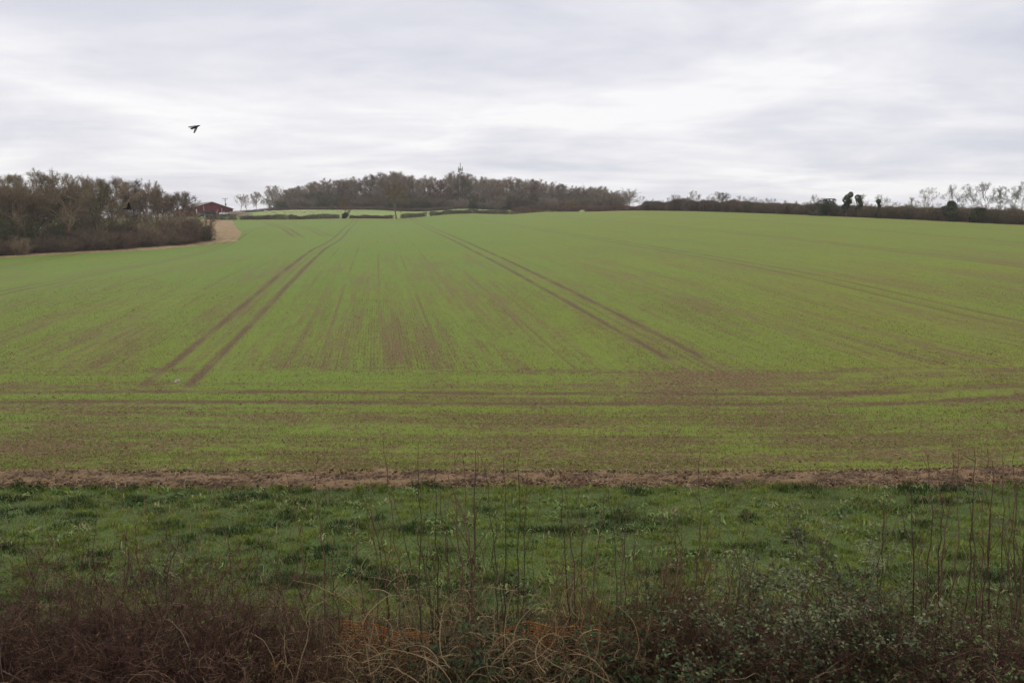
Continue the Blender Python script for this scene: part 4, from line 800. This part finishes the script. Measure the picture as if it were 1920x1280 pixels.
crow('black crow flying low before the trunks of the left wood, wings raised', 60, [(233, 391.5, .05, .04), (239, 391, 0, .075), (244, 390.4, 0, .065), (247, 390, 0, .03)],
     [('wing', [(243.5, 390.5, -.05), (245.5, 388.5, -.15), (244, 384, -.3), (241.4, 379, -.45), (240, 379.6, -.45), (239.6, 384, -.3), (237, 389.5, -.05)]),
      ('wing', [(243, 390, .05), (242.6, 385, .3), (240.5, 381, .4), (238.8, 384, .3), (238.4, 389, .05)]),
      ('tail', [(236, 390.5, 0), (230, 391.3, .1), (230, 392.6, .1), (236, 392.6, 0)])], 1)

# ------------------------------------------------------------------ foreground hedge
WHIP = two('whip_bark', (0.058, 0.034, 0.022), (0.150, 0.092, 0.060), 1.2, .6)
WHIPG = two('whip_bark_olive', (0.050, 0.043, 0.022), (0.125, 0.100, 0.058), 1.2, .6)
DEADLEAF = two('dead_leaf', (0.045, 0.022, 0.012), (0.16, 0.075, 0.032), 3, .8, (0.05, 0.065, 0.025))
WHIPPALE = two('pale_cane', (0.07, 0.045, 0.034), (0.20, 0.135, 0.10), 1.5, .7)
VINE = two('pale_vine', (0.060, 0.041, 0.021), (0.27, 0.195, 0.112), 1.5, .8)
PURP = two('purple_twig', (0.030, 0.013, 0.010), (0.098, 0.047, 0.034), 1.6, .7, (0.19, 0.120, 0.078))
RUST = two('rusty_twig', (0.040, 0.021, 0.010), (0.130, 0.066, 0.030), 1.6, .7, (0.24, 0.15, 0.08))
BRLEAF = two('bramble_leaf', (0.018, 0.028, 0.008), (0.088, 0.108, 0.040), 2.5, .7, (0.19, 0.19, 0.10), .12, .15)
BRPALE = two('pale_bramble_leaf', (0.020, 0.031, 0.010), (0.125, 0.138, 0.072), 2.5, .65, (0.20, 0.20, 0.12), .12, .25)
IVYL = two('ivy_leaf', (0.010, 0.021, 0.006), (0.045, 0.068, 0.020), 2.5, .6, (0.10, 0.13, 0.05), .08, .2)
ORLEAF = two('autumn_leaf', (0.15, 0.035, 0.010), (0.36, 0.13, 0.022), 3, .6, (0.10, 0.10, 0.03), .2)
def stool(u, Yd, whips, label, seed, mat=WHIP, group='tall bare whips growing up through the near hedge', side=1.0, thick=1.0):
    """a coppiced stool: every whip is a part of its own. whips: (tip u, tip v, base u, base v)"""
    r = np.random.default_rng(seed); c = g(u, Yd, 1150); o = empty('coppiced_shrub', c); tag(o, label, 'shrub', group)
    for (tu_, tv_, bu, bv) in whips:
        dy = r.uniform(-.35, .35); tip = at(tu_, tv_, Yd + dy + r.uniform(-.2, .2)); bs = at(bu, bv, Yd + dy * .4); root = np.array([c[0] + (bs[0] - c[0]) * .75, Yd + dy * .3, c[2] - .05])
        m_ = 16; t = np.linspace(0, 1, m_)[:, None]; P = root * (1 - t) ** 2 + 2 * t * (1 - t) * (bs * .72 + tip * .28) + tip * t ** 2
        wv = np.cumsum(r.normal(0, .016, (m_, 3)), 0); wv -= wv[0] + (wv[-1] - wv[0]) * t; kink = np.zeros((m_, 3)); kk = r.integers(5, 13); kink[kk:] = 0; P = P + wv * [1.4, 1, .4]; P[kk:, 0] += r.normal(0, .02)
        hgt = np.linalg.norm(tip - root); r0 = (.0052 + .0024 * hgt) * thick; A_ = Acc(); rad = r0 * (1 - .80 * np.linspace(0, 1, m_)) ; rad[0] *= 1.4
        A_.add(*tubes(P[None], rad[None], 5), r.uniform(0, .8))
        ns = int(r.integers(5, 12) * side); fi_ = r.uniform(.3, .97, ns) * (m_ - 1); i_ = fi_.astype(int); S_ = P[i_] + (P[np.minimum(i_ + 1, m_ - 1)] - P[i_]) * (fi_ - i_)[:, None]
        D_ = np.stack([r.normal(0, .8, ns), r.normal(0, .8, ns), np.abs(r.normal(.6, .4, ns))], -1); ln = r.uniform(.06, .42, ns) * np.where(r.uniform(0, 1, ns) < .5, .35, 1)
        if ns: A_.add(*tubes(walk(S_, D_, ln, 5, .18, .12, r), taper(np.full(ns, .0048), np.full(ns, .0018), 5), 3), np.repeat(r.uniform(0, 1, ns), 15))
        nf_ = int(r.integers(1, 4)); fk_ = r.integers(6, 12, nf_); Sf = P[fk_]; A_.add(*tubes(walk(Sf, np.stack([r.choice([-1, 1], nf_) * r.uniform(.3, .7, nf_), r.normal(0, .3, nf_), np.ones(nf_)], -1), r.uniform(.3, .9, nf_), 8, .09, .10, r), taper(np.full(nf_, r0 * .42), np.full(nf_, .002), 8), 4), .4)
        ks = int(m_ * 1.6); fb = r.uniform(.25, .98, ks) * (m_ - 1); ib = fb.astype(int); Sb = P[ib]; A_.add(*tubes(walk(Sb, r.normal(size=(ks, 3)), np.full(ks, .03), 2, .1, 0, r), taper(np.full(ks, .006), np.full(ks, .003), 2), 3), .5)
        A_.V = [v - c for v in A_.V]; A_.build('stem', mat, o)
    # short thin suckers round the foot
    nsk = 34; S_ = np.stack([r.normal(0, .42, nsk), r.normal(0, .25, nsk), np.zeros(nsk)], -1); hs = r.uniform(.9, 2.3, nsk) * (r.uniform(0, 1, nsk) ** .35)
    Pk = walk(S_, np.stack([r.normal(0, .13, nsk), r.normal(0, .13, nsk), np.ones(nsk)], -1), hs, 12, .10, .03, r); K_ = Acc(); K_.add(*tubes(Pk, taper(r.uniform(.004, .0085, nsk), np.full(nsk, .0018), 12), 4), np.repeat(r.uniform(0, 1, nsk), 48))
    nb_ = nsk * 7; qi = r.integers(0, nsk, nb_); ki = r.integers(3, 11, nb_); K_.add(*tubes(walk(Pk[qi, ki], np.stack([r.normal(0, .8, nb_), r.normal(0, .8, nb_), r.uniform(0, 1, nb_)], -1), r.uniform(.05, .38, nb_), 5, .22, .05, r), taper(np.full(nb_, .0036), np.full(nb_, .0015), 5), 3), np.repeat(r.uniform(0, 1, nb_), 15))
    K_.build('suckers', VINE if seed in (3, 4, 5, 6) else mat, o)
    return o
stool(585, 10.6, [(537, 880, 588, 1100), (592, 838, 612, 1110), (552, 985, 590, 1130), (625, 1000, 640, 1130), (490, 1010, 560, 1130)], 'leftmost clump of tall whips in the near hedge, two thin leaders', 1)
stool(700, 10.8, [(722, 812, 768, 1150), (678, 925, 745, 1130), (655, 975, 700, 1130), (720, 960, 735, 1140), (690, 890, 720, 1120)], 'clump holding the tallest whip of the near hedge, forked near its top', 2, thick=1.1)
stool(800, 10.6, [(787, 832, 800, 1150), (815, 880, 830, 1140), (770, 950, 812, 1150), (740, 905, 790, 1140), (812, 970, 818, 1150)], 'clump of whips with pale looping vines, right of the tallest whip', 3, WHIPG)
stool(880, 10.7, [(851, 845, 868, 1140), (873, 850, 886, 1150), (830, 915, 862, 1150), (895, 845, 880, 1140), (902, 845, 890, 1150), (860, 930, 905, 1150)], 'densest clump of whips in the middle, above the dark ivy', 4, thick=1.15)
stool(955, 10.6, [(903, 850, 952, 1150), (946, 858, 950, 1150), (975, 842, 975, 1150), (987, 880, 980, 1160), (930, 940, 945, 1150), (1010, 930, 990, 1160)], 'clump of six straight whips right of the middle ivy', 5, WHIPG)
stool(1075, 10.8, [(1048, 885, 1075, 1140), (1060, 905, 1100, 1130), (1085, 900, 1092, 1140), (1030, 985, 1060, 1140), (1128, 890, 1110, 1130)], 'clump of whips above the right half of the orange netting', 6)
stool(1170, 10.7, [(1192, 905, 1168, 1145), (1158, 930, 1160, 1150), (1140, 905, 1150, 1140), (1200, 960, 1190, 1150), (1225, 1010, 1210, 1150)], 'clump of whips left of the glossy ivy bank', 7, WHIPG)
stool(1290, 10.8, [(1314, 842, 1302, 1130), (1265, 940, 1270, 1130), (1280, 950, 1283, 1130), (1345, 955, 1300, 1130), (1246, 905, 1250, 1110), (1328, 1010, 1325, 1120)], 'clump with one very tall straight whip behind the ivy bank', 8)
stool(1385, 10.9, [(1378, 1030, 1372, 1130), (1400, 960, 1365, 1120), (1352, 935, 1368, 1130), (1412, 985, 1412, 1110)], 'small clump of short whips between the tall straight whip and the bramble', 9, WHIPG)
stool(1545, 11.2, [(1530, 1000, 1545, 1060), (1550, 1010, 1550, 1080), (1655, 935, 1660, 1060), (1662, 960, 1664, 1080)], 'few thin whips standing behind the pale leaved bramble', 10)
stool(1745, 10.7, [(1705, 895, 1715, 1080), (1740, 855, 1742, 1100), (1752, 885, 1758, 1110), (1785, 850, 1785, 1110), (1793, 845, 1795, 1110), (1722, 960, 1735, 1110)], 'tall whips just right of the pale leaved bramble', 11, thick=1.1)
stool(1830, 10.8, [(1825, 838, 1808, 1110), (1856, 840, 1852, 1110), (1862, 865, 1862, 1120), (1848, 920, 1842, 1110), (1815, 920, 1822, 1120)], 'tall whips second from the right edge, close together', 12, thick=1.1)
stool(1895, 10.6, [(1877, 848, 1880, 1110), (1906, 838, 1908, 1110), (1904, 900, 1900, 1110), (1922, 870, 1925, 1110), (1890, 930, 1925, 1130)], 'tall whips at the right edge of the picture', 13)
stool(180, 11.0, [(45, 985, 60, 1090), (182, 945, 190, 1090), (250, 975, 262, 1090), (315, 980, 322, 1090), (210, 1010, 225, 1100)], 'short thin reddish whips above the left part of the dark thicket', 14, PURP, thick=.75)
stool(420, 11.0, [(345, 1010, 352, 1110), (365, 1040, 372, 1110), (430, 1030, 436, 1120), (470, 1045, 475, 1120), (400, 1060, 410, 1120)], 'short thin reddish whips above the right part of the dark thicket', 15, PURP, thick=.75)

def leafquads(B, r, size, flat=.5):
    n_ = len(B); nrm_ = nrm(r.normal(size=(n_, 3)) * (1 - flat) + np.array([0, -.35, 1.0]) * flat * 1.6); a1 = nrm(np.cross(nrm_, r.normal(size=(n_, 3)))); a2 = np.cross(nrm_, a1); s_ = (size * r.uniform(.6, 1.25, n_))[:, None]
    a1, a2 = a1 * s_, a2 * s_ * .62; Vq = np.stack([B - a1, B - a1 * .2 + a2 + nrm_ * s_ * .12, B + a1, B - a1 * .2 - a2 + nrm_ * s_ * .12], 1).reshape(-1, 3)
    i = np.arange(n_)[:, None] * 4; return Vq, np.concatenate([i + np.array([[0, 2, 1]]), i + np.array([[0, 3, 2]])])
def thicket(name, u, Yd, wx, wy, H, label, seed, mats, n1=260, per=9, per2=5, leaves=0, lmat=None, lsize=.03, group=None, arch=.4, rad=.006, cat='shrub', top=None, leafcol=None, shell=.5):
    """dense tangle: arching stems, side twigs, fine twigs and perhaps leaves"""
    r = np.random.default_rng(seed); c = g(u, Yd, 1150); o = empty(name, c); tag(o, label, cat, group)
    S_ = np.stack([r.uniform(-.55, .55, n1) * wx, r.uniform(-.5, .5, n1) * wy, np.zeros(n1)], -1); prof_ = np.sqrt(np.maximum(.12, 1 - (np.abs(S_[:, 0]) / (wx * .62)) ** 2.5))
    D_ = np.stack([r.normal(0, .45, n1), r.normal(0, .35, n1), np.ones(n1)], -1)
    P = walk(S_, D_, H * prof_ * r.uniform(.6, 1.25, n1), 10, .2, -.02 * arch, r)
    droop_ = np.linspace(0, 1, 10)[None] ** 2.4 * arch * r.uniform(0, 1, n1)[:, None] * H * .5; P[:, :, 2] = np.abs(P[:, :, 2] - droop_); P[:, :, 2] = np.minimum(P[:, :, 2], H * 1.15)
    T = Acc(); T.add(*tubes(P, taper(r.uniform(.8, 2.0, n1) * rad, np.full(n1, rad * .35), 10), 4), np.repeat(r.uniform(0, 1, n1), 40)); T.build('stems', mats[0], o)
    def sub(Pp, per_, a, b, m_, r1, r2, gr=0.0):
        n_, mm, _ = Pp.shape; fi_ = r.uniform(.12, .99, (n_, per_)) * (mm - 1); i_ = fi_.astype(int); ar = np.arange(n_)[:, None]; A0, A1 = Pp[ar, i_], Pp[ar, i_ + 1]
        s0 = (A0 + (A1 - A0) * (fi_ - i_)[..., None]).reshape(-1, 3); d0 = nrm(nrm(A1 - A0).reshape(-1, 3) * .5 + nrm(r.normal(size=s0.shape)) * .9); Q_ = walk(s0, d0, r.uniform(a, b, len(s0)), m_, .28, gr, r); Q_[:, :, 2] = np.abs(Q_[:, :, 2])
        W_.add(*tubes(Q_, taper(np.full(len(s0), r1), np.full(len(s0), r2), m_), 3), np.repeat(r.uniform(0, 1, len(s0)), m_ * 3)); return Q_
    W_ = Acc(); q1 = sub(P, per, .12, .5, 5, rad * .6, rad * .3, .02); q2 = sub(q1, per2, .05, .2, 3, rad * .36, rad * .24) if per2 else q1; W_.build('twigs', mats[1], o)
    if leaves:
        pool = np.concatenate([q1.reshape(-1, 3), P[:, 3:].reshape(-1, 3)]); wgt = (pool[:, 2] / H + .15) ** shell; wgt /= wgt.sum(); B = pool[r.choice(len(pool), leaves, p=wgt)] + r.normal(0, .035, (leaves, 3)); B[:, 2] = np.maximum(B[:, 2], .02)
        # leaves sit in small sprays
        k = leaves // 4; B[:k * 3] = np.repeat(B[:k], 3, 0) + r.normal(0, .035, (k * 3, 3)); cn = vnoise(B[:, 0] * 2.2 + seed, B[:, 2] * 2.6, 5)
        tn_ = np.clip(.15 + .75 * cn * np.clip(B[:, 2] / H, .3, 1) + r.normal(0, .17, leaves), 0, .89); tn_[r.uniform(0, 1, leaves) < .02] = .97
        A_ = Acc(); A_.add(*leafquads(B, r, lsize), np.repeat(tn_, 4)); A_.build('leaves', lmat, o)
    return o
# dark purple brown thicket on the left
for i, (u, Yd, wx, H, lb) in enumerate([(-70, 10.4, 2.3, 2.45, 'dark thicket cut by the left edge of the picture'), (80, 10.3, 2.1, 2.45, 'dark purple brown thicket second from the left edge'), (215, 10.5, 2.0, 2.5, 'highest dark purple brown thicket of the left corner'),
                                       (345, 10.3, 2.0, 2.35, 'dark purple brown thicket left of the grey leaved bramble sprig'), (470, 10.2, 1.9, 2.05, 'dark thicket sloping down to the pale vines'), (140, 9.3, 2.6, 1.25, 'low front thicket at the bottom left'), (400, 9.2, 2.6, 1.1, 'low front thicket at the bottom, left of the pale vines')]):
    thicket('blackthorn_thicket', u, Yd, wx, 1.3, H, lb, 700 + i, (PURP, PURP), 240, 10, 6, 260, DEADLEAF, .020, group='dark thicket filling the bottom left', arch=.5)
for i, (u, Yd, n_, lb) in enumerate([(405, 10.1, 260, 'sprig of grey green leaves on top of the dark thicket'), (300, 9.4, 230, 'scattered grey green leaves low in the dark thicket')]):
    thicket('bramble_sprig', u, Yd, .8, .5, 1.72 if i == 0 else 1.0, lb, 760 + i, (PURP, PURP), 24, 8, 2, n_, BRLEAF, .030, arch=.6, shell=3)
thicket('beech_sapling', 520, 9.7, 1.1, .5, 1.35, 'rusty twiggy growth with a few orange leaves left of the pale vines', 770, (RUST, RUST), 60, 8, 4, 190, ORLEAF, .022, arch=.4)
# pale arching vines over the middle
def vines(u, Yd, wx, H, n_, label, seed, mat=VINE, rad=.007):
    r = np.random.default_rng(seed); c = g(u, Yd, 1180); o = empty('dead_vine_tangle', c); tag(o, label, 'vine', 'pale dead vines over the middle of the near hedge'); A_ = Acc(); m_ = 22
    S_ = np.stack([r.uniform(-.5, .5, n_) * wx, r.uniform(-.45, .45, n_), r.uniform(.05, .9, n_) * H * .8], -1); a0 = r.uniform(0, 2 * np.pi, n_); kap = r.normal(0, 4.2, n_) * np.where(r.uniform(0, 1, n_) < .3, 1.8, .7); ln = r.uniform(.25, .95, n_) * np.where(r.uniform(0, 1, n_) < .12, 1.5, 1)
    P = np.zeros((n_, m_, 3)); P[:, 0] = S_; th = np.pi / 2 + r.normal(0, .9, n_); ph = r.normal(0, .6, n_)
    for k in range(1, m_):
        th = th + kap * ln / m_ + r.normal(0, .10, n_); d_ = np.stack([np.cos(th), .35 * np.sin(ph + k * .15), np.sin(th)], -1); P[:, k] = P[:, k - 1] + d_ * (ln / m_)[:, None]
    P[:, :, 2] = np.abs(P[:, :, 2]); P[:, :, 2] = np.minimum(P[:, :, 2], H * 1.3)
    A_.add(*tubes(P, taper(r.uniform(.6, 1.5, n_) * rad, np.full(n_, rad * .35), m_), 4), np.repeat(r.uniform(0, 1, n_), m_ * 4)); A_.build('stems', mat, o)
    B_ = Acc(); q = r.integers(0, n_, n_ * 5); kk = r.integers(4, m_, n_ * 5); B_.add(*tubes(walk(P[q, kk], r.normal(size=(n_ * 5, 3)), r.uniform(.05, .25, n_ * 5), 5, .45, 0, r), taper(np.full(n_ * 5, rad * .4), np.full(n_ * 5, rad * .22), 5), 3), np.repeat(r.uniform(0, 1, n_ * 5), 15)); B_.build('twigs', mat, o); return o
vines(640, 10.0, 1.5, 1.5, 85, 'pale looping vines at the left end of the orange netting', 801)
vines(760, 10.1, 1.4, 1.65, 120, 'thickest pale tangle of looping vines, over the left netting', 802)
vines(880, 10.0, 1.2, 1.6, 90, 'pale vines hanging over the dark ivy in the middle', 803)
vines(985, 10.1, 1.2, 1.55, 85, 'pale vines right of the middle ivy', 804)
vines(1075, 9.9, 1.0, 1.4, 80, 'pale drooping grass like vines over the right netting', 805)
vines(640, 9.3, 2.2, .8, 80, 'low pale stems along the bottom, left of the middle', 806)
vines(860, 10.3, 3.6, 2.9, 120, 'thin pale tendrils looping high among the middle whips', 807, rad=.005)
vines(560, 10.2, 1.2, 1.5, 60, 'pale vines trailing into the dark thicket on their left', 809)
vines(1150, 10.1, 1.0, 1.6, 50, 'pale vines trailing over the left end of the ivy bank', 810)
vines(800, 10.5, 3.2, 2.3, 150, 'fine straw coloured tendrils filling the space between the middle whips', 811, rad=.0048)
vines(230, 9.7, 3.2, 1.9, 46, 'few pale brown canes arching over the dark thicket at the left', 812, WHIPPALE, rad=.006)
vines(1750, 10.2, 1.8, 1.9, 34, 'few pale broken stems at the foot of the right hand whips', 808)
# rusty twig mass behind the vines, and low fill
for i, (u, Yd, wx, H, n1, mt_, lb) in enumerate([(650, 11.3, 1.9, 1.25, 130, RUST, 'rusty brown twigs behind the left end of the netting'), (830, 11.3, 1.9, 1.15, 120, RUST, 'rusty brown twigs behind the middle of the netting'), (1010, 11.3, 1.9, 1.2, 120, RUST, 'rusty brown twigs behind the right end of the netting'),
                                              (1150, 10.9, 1.4, 1.8, 200, RUST, 'upright rusty twigs between the netting and the ivy bank'), (1260, 11.1, 1.6, 2.05, 200, RUST, 'rusty twigs rising behind the glossy ivy bank'), (700, 9.2, 2.4, .5, 90, WHIPG, 'low olive twigs at the bottom left of the middle'),
                                              (940, 9.1, 2.2, .5, 80, WHIPG, 'low olive twigs at the bottom middle')]):
    thicket('twiggy_shrub', u, Yd, wx, .9, H, lb, 720 + i, (mt_, mt_), n1, 8, 4, 0, group='rusty undergrowth of the near hedge', arch=.3)
# ivy and bramble
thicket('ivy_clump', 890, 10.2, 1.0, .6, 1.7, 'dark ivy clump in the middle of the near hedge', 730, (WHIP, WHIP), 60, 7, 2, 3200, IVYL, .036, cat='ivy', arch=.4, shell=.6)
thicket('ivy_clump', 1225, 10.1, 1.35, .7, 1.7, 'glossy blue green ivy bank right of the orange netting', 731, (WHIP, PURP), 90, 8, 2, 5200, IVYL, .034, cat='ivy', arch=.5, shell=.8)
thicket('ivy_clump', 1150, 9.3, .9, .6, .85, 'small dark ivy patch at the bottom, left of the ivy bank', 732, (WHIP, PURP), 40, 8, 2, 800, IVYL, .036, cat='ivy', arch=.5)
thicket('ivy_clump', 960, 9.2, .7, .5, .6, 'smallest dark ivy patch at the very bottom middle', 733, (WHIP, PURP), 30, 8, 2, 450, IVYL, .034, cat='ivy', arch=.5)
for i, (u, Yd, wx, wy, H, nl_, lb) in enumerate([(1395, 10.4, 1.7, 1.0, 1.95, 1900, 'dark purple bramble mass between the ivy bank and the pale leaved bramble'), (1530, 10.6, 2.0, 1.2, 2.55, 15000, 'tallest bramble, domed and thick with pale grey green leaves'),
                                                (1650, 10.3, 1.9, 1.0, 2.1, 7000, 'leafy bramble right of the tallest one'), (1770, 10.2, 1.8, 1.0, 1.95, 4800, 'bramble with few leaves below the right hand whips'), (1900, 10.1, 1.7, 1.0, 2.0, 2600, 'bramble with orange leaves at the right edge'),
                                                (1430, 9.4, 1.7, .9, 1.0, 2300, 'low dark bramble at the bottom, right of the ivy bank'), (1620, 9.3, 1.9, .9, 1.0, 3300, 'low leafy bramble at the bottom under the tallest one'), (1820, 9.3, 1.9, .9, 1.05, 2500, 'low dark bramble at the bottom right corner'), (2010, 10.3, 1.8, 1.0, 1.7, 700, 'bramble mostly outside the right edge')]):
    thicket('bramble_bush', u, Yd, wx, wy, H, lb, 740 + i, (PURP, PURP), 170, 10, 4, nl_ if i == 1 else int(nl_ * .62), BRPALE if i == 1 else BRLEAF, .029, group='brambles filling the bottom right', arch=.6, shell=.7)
for i, (u, Yd, wx, H, nl_, lb) in enumerate([(1905, 9.8, 1.0, 1.45, 420, 'orange leaved twigs at the right edge below the whips'), (1800, 9.3, 1.0, .9, 260, 'scattered orange leaves low in the right hand bramble'), (1350, 9.8, .9, 1.2, 110, 'few orange leaves above the dark bramble'), (1455, 9.5, .8, .9, 90, 'few rusty leaves under the tallest bramble')]):
    thicket('autumn_sapling', u, Yd, wx, .5, H, lb, 780 + i, (RUST, RUST), 34, 7, 3, nl_, ORLEAF, .021, group='twigs with orange leaves', arch=.4)

# orange plastic netting and its stakes
ORM = NT('orange_plastic'); ORM.l(ORM.mix(ORM.noise(ORM.tc, 2.5, 4), (0.30, 0.085, 0.016), (0.50, 0.17, 0.03)), ORM.b.inputs['Base Color']); ORM.b.inputs['Roughness'].default_value = .5
xa, xb = g(640, 10.9, 1200)[0], g(1165, 10.9, 1200)[0]; fo = empty('netting_fence', (0, 10.9, 0)); tag(fo, 'bright orange plastic barrier netting strung behind the vines', 'netting fence')
A_ = Acc(); xs = np.linspace(xa, xb, 90); sag = lambda x: -.09 + .11 * np.sin(x * 2.1) + .05 * np.sin(x * 5 + 1)
zs_ = np.linspace(.16, 1.08, 24)
Hs = np.stack([np.stack([xs, .06 * np.sin(xs * 3 + z) + .04 * np.sin(xs * 9), z + sag(xs) * z], -1) for z in zs_]); A_.add(*tubes(Hs, np.full((24, 90), .0052), 4), .5)
xv = np.arange(xa, xb, .085); zv = np.linspace(.16, 1.08, 12)
Vs = np.stack([np.stack([np.full(12, x), .06 * np.sin(x * 3 + zv) + .04 * np.sin(x * 9), zv + sag(x) * zv], -1) for x in xv]); A_.add(*tubes(Vs, np.full((len(xv), 12), .009), 4), .5); A_.build('netting', ORM.m, fo)
for x in np.linspace(xa + .1, xb - .1, 4): A_ = Acc(); A_.add(*tubes(np.array([[[x, .05, -.1], [x + .01, .05, .6], [x + .02, .05, 1.2]]]), np.full((1, 3), .018), 6)); A_.build('stake', WHIP, fo)
